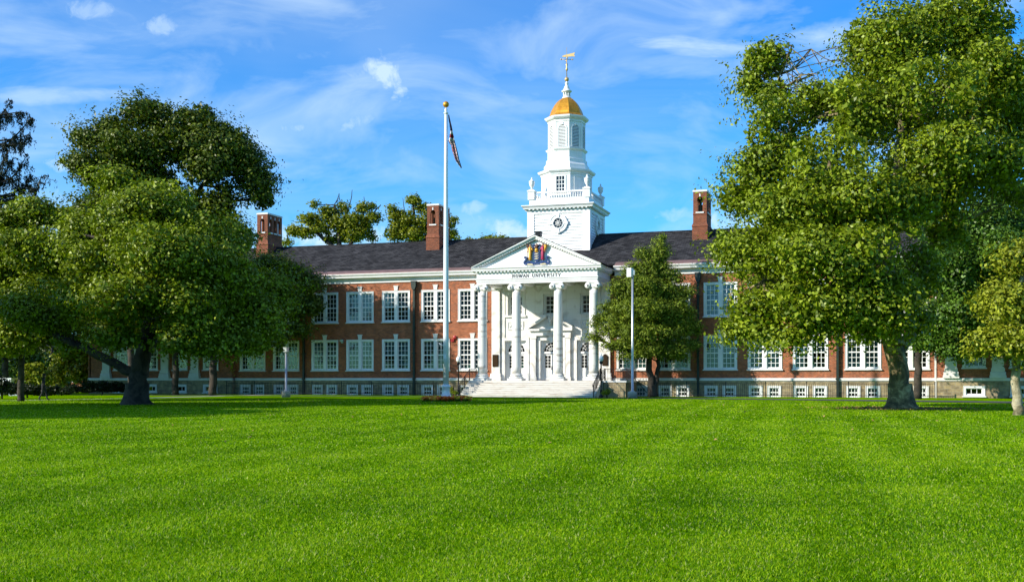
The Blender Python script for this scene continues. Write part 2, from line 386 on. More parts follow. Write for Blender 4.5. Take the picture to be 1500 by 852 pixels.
def m_bark(name, a, b, c3=None, sc_=2.2):
    m, t, p = mat(name); v = objco(t); n = t.noise(v, sc_, 4, 0.6, 0.6); n2 = t.noise(v, 14, 4, 0.7)
    st = [(0.38, a), (0.52, b)]
    if c3: st.append((0.66, c3))
    c = t.ramp(n, st); k = t.maprange(n2, 0.3, 0.7, 0.7, 1.25); t.l.new(t.mix(1.0, c, t.comb(k, k, k), 'MULTIPLY'), p.inputs['Base Color'])
    p.inputs['Roughness'].default_value = 0.9; bump(t, p, t.math('ADD', n, n2), 0.8, 0.06); return m
M['bark_plane'] = m_bark('mottled plane bark', (0.075, 0.060, 0.028), (0.20, 0.15, 0.07), (0.46, 0.38, 0.20))
M['bark_pale'] = m_bark('pale plane bark', (0.15, 0.13, 0.07), (0.36, 0.31, 0.20), (0.48, 0.43, 0.30))
M['bark_dark'] = m_bark('dark bark', (0.018, 0.014, 0.010), (0.055, 0.042, 0.030))

# lawn colour shared by the turf sheet and the blades
def lawn_colour(t, pos, rnd=None):
    x, y, z = t.sep(pos)
    big = t.noise(t.comb(x, y), 0.10, 4, 0.55); mid = t.noise(t.comb(x, y), 0.55, 5, 0.6); fine = t.noise(t.comb(x, y), 5.0, 4, 0.7)
    # mown lanes running up to the building, their sheen put into the colour
    q = t.math('ADD', x, t.math('MULTIPLY', y, 0.07)); q = t.math('ADD', q, t.math('MULTIPLY', big, 1.6))
    s = t.math('SINE', t.math('MULTIPLY', q, 3.3))
    f = t.math('ADD', t.math('MULTIPLY', mid, 0.52), t.math('MULTIPLY', fine, 0.16))
    f = t.math('ADD', f, t.math('MULTIPLY', big, 0.42)); f = t.math('ADD', f, t.math('MULTIPLY', s, 0.024)); f = t.math('SUBTRACT', f, 0.05)
    if rnd is not None: f = t.math('ADD', f, t.math('MULTIPLY', t.math('SUBTRACT', rnd, 0.5), 0.75))
    return t.ramp(f, [(0.28, (0.038, 0.118, 0.0)), (0.50, (0.150, 0.318, 0.0)), (0.80, (0.34, 0.46, 0.012))]), f
def m_lawn():
    m, t, p = mat('turf'); v = geopos(t); c, f = lawn_colour(t, v); t.l.new(c, p.inputs['Base Color'])
    p.inputs['Roughness'].default_value = 0.9; p.inputs['Specular IOR Level'].default_value = 0.0
    n = t.noise(v, 9.0, 5, 0.75); n2 = t.noise(v, 45.0, 3, 0.7)
    bump(t, p, t.math('ADD', n, n2), 0.9, 0.05); return m
M['lawn'] = m_lawn()
def m_blade():
    m = bpy.data.materials.new('grass blades'); m.use_nodes = True; t = NT(m.node_tree); p = t.n['Principled BSDF']; out = t.n['Material Output']
    g = t.new('ShaderNodeNewGeometry'); c, f = lawn_colour(t, g.outputs['Position'], g.outputs['Random Per Island'])
    c = t.mix(t.math('MULTIPLY', t.math('GREATER_THAN', g.outputs['Random Per Island'], 0.955), 0.75), c, (0.46, 0.44, 0.20))
    t.l.new(c, p.inputs['Base Color']); p.inputs['Roughness'].default_value = 0.45; p.inputs['Specular IOR Level'].default_value = 0.06
    tr = t.new('ShaderNodeBsdfTranslucent'); t.l.new(t.mix(1.0, c, (1.3, 1.4, 0.6), 'MULTIPLY'), tr.inputs[0])
    mx = t.new('ShaderNodeMixShader'); mx.inputs[0].default_value = 0.35
    t.l.new(p.outputs[0], mx.inputs[1]); t.l.new(tr.outputs[0], mx.inputs[2]); t.l.new(mx.outputs[0], out.inputs[0]); return m
M['blade'] = m_blade()

# ------------------------------------------------------------------ ground
g = MB(); g.face([(-1500, -700, 0), (1500, -700, 0), (1500, 1800, 0), (-1500, 1800, 0)])
tag(g.build('lawn', M['lawn']), kind='structure')
def ribbon(name, pts, w, z, m):
    b = MB(); ws = w if hasattr(w, '__len__') else [w]*len(pts); pts = [Vector((*p, 0)) for p in pts]; L = []; Rr = []
    for i, p in enumerate(pts):
        d = (pts[min(i+1, len(pts)-1)]-pts[max(i-1, 0)]).normalized(); nrm = Vector((-d.y, d.x, 0))
        L.append(p+nrm*ws[i]/2); Rr.append(p-nrm*ws[i]/2)
    for i in range(len(pts)-1):
        b.face([(Rr[i].x, Rr[i].y, z), (Rr[i+1].x, Rr[i+1].y, z), (L[i+1].x, L[i+1].y, z), (L[i].x, L[i].y, z)])
    return tag(b.build(name, m), kind='structure')
ribbon('path', [(-70, -8.2), (-30, -7.6), (-8, -8.4), (6, -8.5), (12, -9.2), (21, -11.3), (30, -14.6), (40, -19), (60, -30)], [1.7, 1.7, 1.8, 2.0, 2.6, 3.6, 4.6, 5, 5], 0.02, M['asphalt'])
p0, _ = ground_at(-60, 586.5); p1, _ = ground_at(22, 586.2)
ribbon('pavement', [(p0.x-25, p0.y-2), (p0.x, p0.y), (p1.x, p1.y), (p1.x+2.5, p1.y+9), (p1.x+3, p1.y+40)], 1.5, 0.006, M['pave'])

# ------------------------------------------------------------------ the building
bld = tag(empty('brick_building'), 'long red brick hall with white columned entrance, dark roof and white tower with gold dome', 'building')
PX = 0.08                                            # centre line of the portico and tower
BAYS = [6.95, 10.36, 14.08, 17.55, 21.02, 24.92, 28.38]
WIN_W, WIN_H = 2.59, 2.68
SILL1, SILL2 = 2.18, 6.42
WX = 30.25                                           # corner of the main block
def wall_holes(b, x0, x1, z0, z1, y, holes, m=0, depth=0.28):
    xs = sorted({x0, x1} | {h[0] for h in holes} | {h[1] for h in holes}); zs = sorted({z0, z1} | {h[2] for h in holes} | {h[3] for h in holes})
    for i in range(len(xs)-1):
        for j in range(len(zs)-1):
            cx, cz = (xs[i]+xs[i+1])/2, (zs[j]+zs[j+1])/2
            if any(h[0] < cx < h[1] and h[2] < cz < h[3] for h in holes): continue
            b.face([(xs[i], y, zs[j]), (xs[i+1], y, zs[j]), (xs[i+1], y, zs[j+1]), (xs[i], y, zs[j+1])], m)
    for a, c, d, e in holes:
        y2 = y+depth
        b.face([(a, y, d), (a, y, e), (a, y2, e), (a, y2, d)], m); b.face([(c, y, e), (c, y, d), (c, y2, d), (c, y2, e)], m)
        b.face([(a, y, e), (c, y, e), (c, y2, e), (a, y2, e)], m); b.face([(c, y, d), (a, y, d), (a, y2, d), (c, y2, d)], m)
def hole(x, w, z, h): return (x-w/2, x+w/2, z, z+h)
PY = -0.40                                           # face of the end pavilions
LPAV = [-32.55, -35.85, -39.1, -42.4]; RPAV = [32.78, 36.0, 39.2]
bw = MB()
for sgn in (-1, 1):
    hs = [hole(sgn*x, WIN_W, z, WIN_H) for x in BAYS for z in (SILL1, SILL2)]
    wall_holes(bw, *((-WX, -5.08) if sgn < 0 else (5.08, WX)), 1.46, 9.9, 0.0, hs)
for xs, x0, x1 in ((LPAV, -46.0, -WX), (RPAV, WX, 41.0)):
    wall_holes(bw, x0, x1, 1.46, 9.9, PY, [hole(x, 1.56, z, 2.55) for x in xs for z in (SILL1+.08, SILL2)])
for sx in (-WX, WX): bw.face([(sx, PY, 1.46), (sx, 0, 1.46), (sx, 0, 9.9), (sx, PY, 9.9)])
for sx in (-46.0, 41.0): bw.prism_x([(PY, 0), (10.2, 0), (10.2, 9.9), (10.4, 10.5), (4.9, 13.7), (PY, 10.5)], sx-0.15, sx+0.15)
bw.face([(-46, 10.2, 0), (-46, 10.2, 10), (41, 10.2, 10), (41, 10.2, 0)])
bw.build('wall', M['brick'], bld)
# stone basement with window openings
sb = MB()
BW, BH = 1.02, 0.92
for sgn in (-1, 1):
    hs = [hole(sgn*x+o, BW, -0.06, BH) for x in BAYS for o in (-0.72, 0.72)]
    wall_holes(sb, *((-WX, -5.08) if sgn < 0 else (5.08, WX)), -0.1, 1.27, -0.07, hs); sb.build('basement_wall', M['stone'], bld); sb = MB()
for xs, x0, x1 in ((LPAV, -46.0, -WX), (RPAV, WX, 41.0)):
    wall_holes(sb, x0, x1, -0.1, 1.27, PY-0.07, [hole(x, 1.45, 0.16, 0.72) for x in xs])
    sx = -WX if x0 < 0 else WX
    sb.face([(sx, PY-.07, -.1), (sx, -.07, -.1), (sx, -.07, 1.27), (sx, PY-.07, 1.27)]); sb.build('basement_wall', M['stone'], bld); sb = MB()
wt = MB()
for x0, x1, y in ((-WX+.05, -5.08, 0), (5.08, WX-.05, 0), (-46.1, -WX+.05, PY), (WX-.05, 41.1, PY)):
    wt.box(x0, x1, y-0.16, y+0.1, 1.27, 1.46)
    wt.prism_x([(y-0.16, 1.461), (y+0.05, 1.461), (y-0.0, 1.50)], x0, x1)
wt.build('water_table', M['stonewhite'], bld)
# cornice and gutter
cn = MB()
for x0, x1, y in ((-WX, -5.5, 0), (5.5, WX, 0), (-46.4, -WX, PY), (WX, 41.4, PY)):
    cn.prism_x([(y+.2, 9.87), (y-.10, 9.87), (y-.10, 10.02), (y-.16, 10.05), (y-.16, 10.17), (y-.30, 10.20), (y-.56, 10.32), (y-.56, 10.40), (y-.70, 10.58), (y-.70, 10.64), (y+.2, 10.64)], x0, x1)
cn.build('cornice', M['white'], bld)
gt = MB()
for x0, x1, y in ((-WX, -5.6, 0), (5.6, WX, 0), (-46.4, -WX, PY), (WX, 41.4, PY)):
    gt.prism_x([(y+.1, 10.645), (y-.68, 10.645), (y-.66, 10.70), (y-.1, 10.98), (y+.1, 10.98)], x0, x1)
gt.build('gutter', M['copper'], bld)
rf = MB()
SL = 0.60
def zr(y): return 10.86+SL*(y+0.30)
for x0, x1, ya in ((-46.4, 41.4, -0.30),):
    rf.prism_x([(ya, zr(ya)), (4.9, zr(4.9)), (10.6, zr(4.9)-SL*5.7), (10.6, zr(4.9)-SL*5.7-.15), (4.9, zr(4.9)-.15), (ya, zr(ya)-.15)], x0, x1)
rf.box(-46.4, 41.4, 4.83, 4.97, zr(4.9)-.03, zr(4.9)+.05)
rf.build('roof', M['roof'], bld)
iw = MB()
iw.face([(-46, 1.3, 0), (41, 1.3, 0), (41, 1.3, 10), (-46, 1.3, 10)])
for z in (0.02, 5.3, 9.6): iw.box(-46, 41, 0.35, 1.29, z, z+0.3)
iw.build('dark_room_backing', M['room'], bld)  # dark panel and slabs stand in for the unlit rooms behind the windows

# -- windows (prototypes, then copies) ------------------------------------
def sash(b, x0, x1, z0, z1, cols, rows, y0=0.05, y1=0.09, rail=0.06, bar=0.042, meet=True):
    b.box(x0, x0+rail, y0, y1, z0, z1); b.box(x1-rail, x1, y0, y1, z0, z1)
    b.box(x0+rail, x1-rail, y0, y1, z0, z0+rail*1.5); b.box(x0+rail, x1-rail, y0, y1, z1-rail, z1)
    for i in range(1, cols):
        x = x0+(x1-x0)*i/cols; b.box(x-bar/2, x+bar/2, y0+.006, y1-.006, z0+rail*1.5, z1-rail)
    for j in range(1, rows):
        z = z0+(z1-z0)*j/rows; k = rail*.8 if (meet and j*2 == rows) else bar/2
        b.box(x0+rail, x1-rail, y0+.002 if k == bar/2 else y0-.012, y1-.002, z-k, z+k)
def make_window(double, w, h, blind_frac, sill=True, key=True, cols=3, rows=6, curtain=False):
    b = MB(); c = 0.15
    b.box(-w/2, -w/2+c, -0.05, 0.14, 0, h); b.box(w/2-c, w/2, -0.05, 0.14, 0, h); b.box(-w/2+c, w/2-c, -0.05, 0.14, h-c, h); b.box(-w/2+c, w/2-c, -0.03, 0.14, 0, 0.07)
    b.box(-w/2-.03, -w/2-.002, -0.075, 0.02, 0, h+.03); b.box(w/2+.002, w/2+.03, -0.075, 0.02, 0, h+.03); b.box(-w/2, w/2, -0.075, 0.02, h+.002, h+.03)
    if double:
        b.box(-0.15, 0.15, -0.06, 0.14, 0.07, h-c)
        spans = [(-w/2+c, -0.15), (0.15, w/2-c)]
    else: spans = [(-w/2+c, w/2-c)]
    for a, e in spans: sash(b, a, e, 0.07, h-c, cols, rows)
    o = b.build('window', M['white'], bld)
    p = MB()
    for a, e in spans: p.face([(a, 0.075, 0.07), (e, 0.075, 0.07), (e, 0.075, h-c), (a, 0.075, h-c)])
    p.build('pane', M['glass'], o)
    if blind_frac is not None:
        q = MB()
        for (a, e), f in zip(spans, blind_frac if hasattr(blind_frac, '__len__') else [blind_frac]*2):
            if f <= 0: continue
            n = 14; z0 = h-c-(h-c-.07)*f
            for i in range(n):                                       # pleated
                xa, xb = a+(e-a)*i/n, a+(e-a)*(i+1)/n; ya, yb = 0.20+(i % 2)*.03, 0.20+((i+1) % 2)*.03
                q.face([(xa, ya, z0), (xb, yb, z0), (xb, yb, h-c), (xa, ya, h-c)])
        if q.f: q.build('blind', M['curtain'] if curtain else M['blind'], o)
    if sill:
        s = MB(); s.prism_x([(-0.17, -0.10), (0.1, -0.10), (0.1, -0.001), (-0.05, -0.001), (-0.17, -0.03)], -w/2-.10, w/2+.10); s.build('sill', M['stonewhite'], o)
    if key:
        k = MB(); k.prism_y([(-0.15, h+.032), (0.15, h+.032), (0.20, h+.40), (-0.20, h+.40)], -0.09, 0.05)
        k.box(-0.235, 0.235, -0.11, 0.05, h+.40, h+.47); k.build('keystone', M['stonewhite'], o)
    return o
protos = [make_window(True, WIN_W, WIN_H, f, curtain=c) for f, c in (((.55, .5), False), ((.98, .98), False), ((.5, .85), False), ((.28, .98), True), ((.3, 0), False), ((.98, .45), True))]
rnd = random.Random(5)
used = set()
def place(proto, x, y, z, sx=1.0):
    if proto.name in used: o = copy_tree(proto, bld)
    else: o = proto; used.add(proto.name)
    o.location = (x, y, z); return o
pat1 = {-28.38: 4, -24.92: 2, -21.02: 4, -17.55: 5, -14.08: 2, -10.36: 3, -6.95: 1, 6.95: 1, 10.36: 2, 14.08: 5, 17.55: 0, 21.02: 0, 24.92: 1, 28.38: 4}
pat2 = {-28.38: 4, -24.92: 3, -21.02: 4, -17.55: 1, -14.08: 0, -10.36: 2, -6.95: 1, 6.95: 0, 10.36: 3, 14.08: 1, 17.55: 2, 21.02: 1, 24.92: 0, 28.38: 2}
for sgn in (-1, 1):
    for x in BAYS:
        place(protos[pat1[sgn*x]], sgn*x, 0.02, SILL1); place(protos[pat2[sgn*x]], sgn*x, 0.02, SILL2)
for k_ in protos:
    if k_.name not in used: bpy.data.objects.remove(k_)
pav = make_window(False, 1.56, 2.55, .4, cols=4); used2 = [pav]
for xs in (LPAV, RPAV):
    for x in xs:
        for z in (SILL1+.08, SILL2):
            place(pav, x, PY+.02, z)
bas = [make_window(False, BW, BH+.0, f, sill=False, key=False, cols=3, rows=2) for f in (.95, .3, .6)]
i = 0
for sgn in (-1, 1):
    for x in BAYS:
        for o in (-0.72, 0.72):
            place(bas[[0, 0, 1, 0, 2][i % 5]], sgn*x+o, -0.05, -0.06); i += 1
pb = make_window(False, 1.45, 0.72, None, sill=True, key=False, cols=3, rows=1)
for xs in (LPAV, RPAV):
    for x in xs: place(pb, x, PY-.05, 0.16)
# pavilion pilasters
def pilaster(x, y):
    b = MB(); w = 0.40
    b.box(-w, w, -0.20, 0.05, 0.75, 7.75)
    b.box(-w-.16, w+.16, -0.34, 0.05, 0, 0.22); b.prism_x([(-.32, .221), (.05, .221), (.05, .48), (-.25, .48), (-.31, .40)], -w-.12, w+.12); b.box(-w-.06, w+.06, -0.27, 0.05, .481, .749)
    b.box(-w-.08, w+.08, -0.28, 0.05, 7.75, 8.05); b.box(-w-.15, w+.15, -0.34, 0.05, 8.05, 8.43)
    return b.build('pilaster', M['stonewhite'], bld, (x, y, 1.47))
for x in (-34.2, -37.45, -40.75, -44.0, 31.18, 34.4, 37.6, 40.5): pilaster(x, PY)
# downspouts
def downspout(x, m, y=0.0):
    b = MB(); b.box(x-.09, x+.09, y-.27, y-.10, 0.0, 9.15); b.prism_y([(x-.10, 9.15), (x+.10, 9.15), (x+.22, 9.45), (x+.22, 9.86), (x-.22, 9.86), (x-.22, 9.45)], y-.38, y-.08)
    for z in (1.38, 3.6, 5.8, 8.0): b.box(x-.15, x+.15, y-.29, y-.03, z, z+.09)
    b.box(x-.25, x+.25, y-.40, y-.06, 9.86, 9.92); return b.build('downspout', m, bld)
for x in (-23.05, -12.3, 12.33, 23.05): downspout(x, M['drain'])
b = MB(); b.box(30.05, 30.18, -.25, -.10, 0, 9.8); b.build('downspout', M['stonewhite'], bld)  # plain white strip standing for the sunlit edge of the corner
b = MB(); b.ball((-8.55, -.10, 4.98), .18, .09, .18); b.box(-8.9, -8.62, -.13, -.01, 4.6, 4.86); b.build('alarm_bell', M['red'], bld)
b = MB(); b.box(-19.42, -19.1, -.28, -.01, 4.72, 4.9); b.box(-19.34, -19.18, -.12, -.01, 4.60, 4.72); b.build('wall_light', M['steel'], bld)

# -- chimneys --------------------------------------------------------------
def arch_panel(b, o, ax, w, z0, z1, th, ops):
    """wall panel from o along unit axis ax (x or y), with round-headed openings (centre, width, sill, spring)"""
    def blk(s0, s1, za, zb):
        if ax == 'x': b.box(o[0]+s0, o[0]+s1, o[1], o[1]+th, za, zb)
        else: b.box(o[0], o[0]+th, o[1]+s0, o[1]+s1, za, zb)
    cur = 0.0
    for c, ww, sl, sp in ops:
        blk(cur, c-ww/2, z0, z1); blk(c-ww/2, c+ww/2, z0, sl)
        n = 8
        for i in range(n):
            a0, a1 = math.pi*i/n, math.pi*(i+1)/n
            xa, xb = c-ww/2*math.cos(a0), c-ww/2*math.cos(a1); za, zb = sp+ww/2*math.sin(a0), sp+ww/2*math.sin(a1)
            poly = [(xa, za), (xb, zb), (xb, z1), (xa, z1)]
            if ax == 'x': b.prism_y([(o[0]+p, q) for p, q in poly], o[1], o[1]+th)
            else: b.prism_x([(o[1]+p, q) for p, q in poly], o[0], o[0]+th)
        cur = c+ww/2
    blk(cur, w, z0, z1)
def chimney(cx):
    y0, y1 = 3.25, 6.10; b = MB(); w = 0.635
    b.box(cx-w, cx+w, y0, y1, 10.5, 14.1)
    b.raw([(cx-w-.05, y0-.05, 14.1), (cx+w+.05, y0-.05, 14.1), (cx+w+.05, y1+.05, 14.1), (cx-w-.05, y1+.05, 14.1), (cx-.56, y0+.07, 14.42), (cx+.56, y0+.07, 14.42), (cx+.56, y1-.07, 14.42), (cx-.56, y1-.07, 14.42)],
          [(0, 3, 2, 1), (4, 5, 6, 7), (0, 1, 5, 4), (1, 2, 6, 5), (2, 3, 7, 6), (3, 0, 4, 7)])
    y0 += .07; y1 -= .07
    b.box(cx-.56, cx+.56, y0, y1, 14.42, 15.15)
    for ya in (y0, y1-.18): arch_panel(b, (cx-.56, ya), 'x', 1.12, 15.15, 16.98, .18, [(.56, .46, 15.32, 16.35)])
    d = y1-y0-.36
    for xa in (cx-.56, cx+.38): arch_panel(b, (xa, y0+.18), 'y', d, 15.15, 16.98, .18, [(d*.17, .42, 15.32, 16.35), (d*.5, .42, 15.32, 16.35), (d*.83, .42, 15.32, 16.35)])
    b.box(cx-.59, cx+.59, y0-.03, y1+.03, 15.08, 15.16)
    o = b.build('chimney', M['chimney'], bld)
    c = MB(); c.box(cx-.60, cx+.60, y0-.04, y1+.04, 16.982, 17.13); c.build('cap', M['stonewhite'], o)
    def bit(nm, *a): q = MB(); q.box(*a); q.build(nm, M['stonewhite'], o)
    bit('sill', cx-.34, cx+.34, y0-.08, y0+.02, 15.20, 15.31); bit('keystone', cx-.05, cx+.05, y0-.03, y0+.02, 16.58, 16.82)
    for k in (.17, .5, .83):
        yc = y0+.18+d*k
        bit('sill', cx+.54, cx+.64, yc-.28, yc+.28, 15.20, 15.31); bit('keystone', cx+.54, cx+.59, yc-.05, yc+.05, 16.58, 16.82)
    f = MB(); f.box(cx-.03, cx+.06, y0+.5, y0+.6, 15.15, 16.4); f.box(cx-.2, cx+.2, y0+.7, y0+1.1, 15.15, 16.0); f.build('flue', M['bronze'], o)
    fl = MB(); fl.box(cx-w-.03, cx+w+.03, 3.22, 3.3, 12.4, 12.98); fl.build('flashing', M['copper'], o)
for cx in (-29.35, -11.95, 11.97): chimney(cx)

# -- marble porch wall ------------------------------------------------------
SX = [-3.15, 0.0, 3.15]
mw = MB()
holes = [hole(PX+x, 1.9 if x else 1.86, 1.28, 3.36) for x in SX]+[hole(PX+x, 1.42 if x == 0 else 1.35, 6.78, 1.74) for x in SX]
wall_holes(mw, -5.08, 5.08, 1.28, 9.4, -0.03, holes, depth=0.38)
mw.face([(-5.08, -.03, 0), (-5.08, 0, 0), (-5.08, 0, 9.9), (-5.08, -.03, 9.9)]); mw.face([(5.08, 0, 0), (5.08, -.03, 0), (5.08, -.03, 9.9), (5.08, 0, 9.9)])
mw.build('porch_wall', M['marble'], bld)
# corner pilasters and trims of the porch wall
pt = MB()
for s in (-1, 1):
    a, c = sorted((PX*0+s*4.42, s*5.14)); pt.box(a, c, -0.26, -0.032, 1.9, 8.95)
    pt.box(a-.12, c+.12, -0.40, -0.032, 1.28, 1.62); pt.prism_x([(-.40, 1.621), (-.032, 1.621), (-.032, 1.89), (-.30, 1.89), (-.36, 1.8)], a-.08, c+.08)
    pt.box(a-.1, c+.1, -0.36, -0.032, 8.951, 9.2)
    pt.box(min(s*4.0, s*4.3), max(s*4.0, s*4.3), -0.10, -0.032, 1.9, 8.95)
pt.box(-4.3, 4.3, -.12, -.032, 8.96, 9.25)
for x in SX:
    cx = PX+x
    ow = .95
    for s in (-1, 1):
        a, c = sorted((cx+s*ow, cx+s*(ow+.24))); pt.box(a, c, -.11, -.032, 1.28, 4.64)
    pt.box(cx-ow-.24, cx+ow+.24, -.11, -.032, 4.641, 4.9)
    if x: pt.prism_y([(cx-.12, 4.9), (cx+.12, 4.9), (cx+.19, 5.25), (cx-.19, 5.25)], -.16, -.033)
    uw = .71 if x == 0 else .675
    for s in (-1, 1):
        a, c = sorted((cx+s*uw, cx+s*(uw+.17))); pt.box(a, c, -.10, -.032, 6.78, 8.52)
    pt.box(cx-uw-.17, cx+uw+.17, -.10, -.032, 8.521, 8.72); pt.box(cx-uw-.25, cx+uw+.25, -.17, -.032, 6.62, 6.779)
    if x:
        for a, c, d, e in ((cx-.7, cx+.7, 6.2, 6.27), (cx-.7, cx+.7, 5.58, 5.65), (cx-.7, cx-.63, 5.651, 6.199), (cx+.63, cx+.7, 5.651, 6.199)): pt.box(a, c, -.09, -.032, d, e)
        for k in range(5):
            t = -0.45+k*.22; pt.tube([(cx+t-.06, -.06, 5.75), (cx+t+.05, -.06, 5.9), (cx+t-.03, -.06, 6.1)], .03, 5)
pt.build('porch_trim', M['marble'], bld)
# pedimented frame of the middle door
ae = MB()
for s in (-1, 1):
    a, c = sorted((PX+s*1.30, PX+s*1.68)); ae.box(a, c, -.30, -.035, 1.28, 4.96); ae.box(a-.06, c+.06, -.36, -.035, 1.281, 1.6); ae.box(a-.06, c+.06, -.36, -.035, 4.80, 5.02)
ae.box(PX-1.74, PX+1.74, -.34, -.035, 5.021, 5.42); ae.box(PX-1.92, PX+1.92, -.56, -.035, 5.421, 5.60)
ae.prism_y([(PX-1.5, 5.601), (PX+1.5, 5.601), (PX, 6.45)], -.22, -.036)
for s in (-1, 1):                                   # open raking cornices
    pts = [(PX+s*1.92, 5.601), (PX+s*.34, 6.52), (PX+s*.34, 6.74), (PX+s*1.92, 5.80)]
    ae.prism_y(pts if s < 0 else pts[::-1], -.56, -.037)
ae.lathe([(0.0, 5.9), (.20, 5.95), (.10, 6.1), (.26, 6.35), (.22, 6.6), (.08, 6.72), (.0, 6.86)], (PX, -.36, 0), 10)
ae.prism_y([(PX-.13, 4.45), (PX+.13, 4.45), (PX+.20, 5.02), (PX-.20, 5.02)], -.22, -.112)
ae.build('door_pediment', M['marble'], bld)
# doors with fanlights
def make_door():
    b = MB(); w = 0.76; D0 = 0.24
    b.box(-.93, -w, D0-.1, D0+.12, 0, 3.36); b.box(w, .93, D0-.1, D0+.12, 0, 3.36); b.box(-w, w, D0-.1, D0+.12, 3.24, 3.36); b.box(-w, w, D0-.1, D0+.12, 2.24, 2.42)
    for s in (-1, 1):
        a, c = sorted((s*.012, s*w)); x0, x1 = a+.13, c-.13
        y0, y1 = D0, D0+.05
        b.box(a, x0, y0, y1, .02, 2.23); b.box(x1, c, y0, y1, .02, 2.23); b.box(x0, x1, y0, y1, .02, .22); b.box(x0, x1, y0, y1, .92, 1.06); b.box(x0, x1, y0, y1, 2.08, 2.23)
        b.box(x0, x1, y0+.02, y1, .22, .92); b.box(x0+.08, x1-.08, y0+.004, y0+.019, .32, .82)
        for k in range(1, 2): b.box((x0+x1)/2-.02, (x0+x1)/2+.02, y0+.01, y1-.01, 1.06, 2.08)
        for k in range(1, 4): z = 1.06+1.02*k/4; b.box(x0, x1, y0+.012, y1-.012, z-.02, z+.02)
    # fan tracery
    cz = 2.46
    for r in (.28, .52, .74):
        b.tube([(r*math.cos(t), D0+.03, cz+r*1.0*math.sin(t)) for t in [math.pi*i/14 for i in range(15)]], .024, 4, sm=False)
    for k in range(1, 7):
        t = math.pi*k/7; b.tube([(.1*math.cos(t), D0+.03, cz+.1*math.sin(t)), (.74*math.cos(t), D0+.03, cz+.74*math.sin(t))], .02, 4, sm=False)
    for s in (-1, 1):                                # spandrels
        pts = [(s*.76, cz+.02)]+[(s*.76*math.cos(t), cz+.76*math.sin(t)) for t in [math.pi/2*i/8 for i in range(9)]]+[(0, 3.24), (s*.76, 3.24)]
        b.prism_y(pts if s > 0 else pts[::-1], D0+.01, D0+.06)
    o = b.build('door', M['white'], bld)
    p = MB(); p.face([(-.75, D0+.04, 1.0), (.75, D0+.04, 1.0), (.75, D0+.04, 2.2), (-.75, D0+.04, 2.2)]); p.face([(-.76, D0+.055, 2.42), (.76, D0+.055, 2.42), (.76, D0+.055, 3.24), (-.76, D0+.055, 3.24)]); p.build('pane', M['glass'], o)
    h = MB()
    for s in (-1, 1): h.tube([(s*.07, D0-.05, .9), (s*.07, D0-.05, 1.2)], .018, 6); h.box(min(s*.05, s*.09), max(s*.05, s*.09), D0-.05, D0, .95, .99)
    h.build('handle', M['bronze'], o)
    return o
dr = make_door()
for k, x in enumerate(SX): 
    o = dr if k == 0 else copy_tree(dr, bld)
    o.location = (PX+x, 0, 1.28)
pw = make_window(False, 1.42, 1.74, .0, sill=False, key=False, cols=3, rows=4); pw.location = (PX, .16, 6.78)
pw2 = make_window(False, 1.35, 1.74, .35, sill=False, key=False, cols=3, rows=4); pw2.location = (PX-3.15, .16, 6.78)
o = copy_tree(pw2, bld); o.location = (PX+3.15, .16, 6.78)
for x0, x1, z0, z1 in ((-5.04, -4.52, 2.45, 3.47), (4.50, 4.98, 2.5, 3.3)):
    b = MB(); b.box(x0, x1, -.32, -.262, z0, z1); b.box(x0+.05, x1-.05, -.335, -.321, z0+.05, z1-.05)
    if x0 > 0: b.prism_y([(x0+(x1-x0)*(.5-.35*math.cos(t)), z1+.16*math.sin(t)) for t in [math.pi-math.pi*i/8 for i in range(9)]], -.32, -.262)
    b.build('plaque', M['bronze'], bld)

# -- portico ---------------------------------------------------------------
ZC0, ZC1 = 1.29, 9.07                                # foot and head of the columns
YF = -4.2
def column(x):
    b = MB(); prof = []
    for i in range(13):
        t = i/12; r = .395*(1-.17*t**1.6); prof.append((r, .56+t*(7.28-.56)))
    b.lathe(prof, (0, 0, 0), 28)
    o = b.build('column', M['colmarble'], bld, (x, YF, ZC0))
    c = MB(); c.box(-.60, .60, -.60, .60, 0, .17); c.lathe([(.56, .171), (.60, .23), (.56, .29), (.47, .31), (.45, .36), (.52, .40), (.51, .45), (.44, .47), (.42, .56)], (0, 0, 0), 28); c.build('base', M['marble'], o)
    k = MB(); k.lathe([(.33, 7.26), (.36, 7.30), (.42, 7.42)], (0, 0, 0), 24); k.box(-.47, .47, -.44, .44, 7.66, 7.78); k.box(-.38, .38, -.40, .40, 7.42, 7.66)
    for s in (-1, 1):
        k.lathe([(.06, -.46), (.235, -.45), (.235, -.38), (.17, 0), (.235, .38), (.235, .45), (.06, .46)], (s*.385, 0, 7.46), 16, axis='y')
        k.lathe([(.06, -.50), (.09, -.49), (.09, -.455)], (s*.385, 0, 7.46), 10, axis='y')
        sp = [(s*.385+ (.19-.012*i)*math.cos(s*i*.55+math.pi/2), -.455, 7.46+(.19-.012*i)*math.sin(math.pi/2+s*i*.55)) for i in range(14)]
        k.tube(sp, .022, 5)
    k.build('capital', M['marble'], o)
for x in (-4.65, -1.74, 1.74, 4.65): column(PX+x)
# floor and steps
fl = MB(); fl.box(-5.5, 5.5, -4.95, -0.06, 0, 1.28); fl.build('porch_floor', M['steps'], bld)
stp = MB(); NS = 8; rise = 1.28/NS
for k in range(1, NS):
    zt = 1.28-rise*k
    stp.box(-5.5, 5.5, -4.95-.30*k, -4.951-.30*(k-1), 0, zt-.03); stp.box(-5.53, 5.53, -4.98-.30*k, -4.951-.30*(k-1), zt-.029, zt)
stp.build('steps', M['steps'], bld)
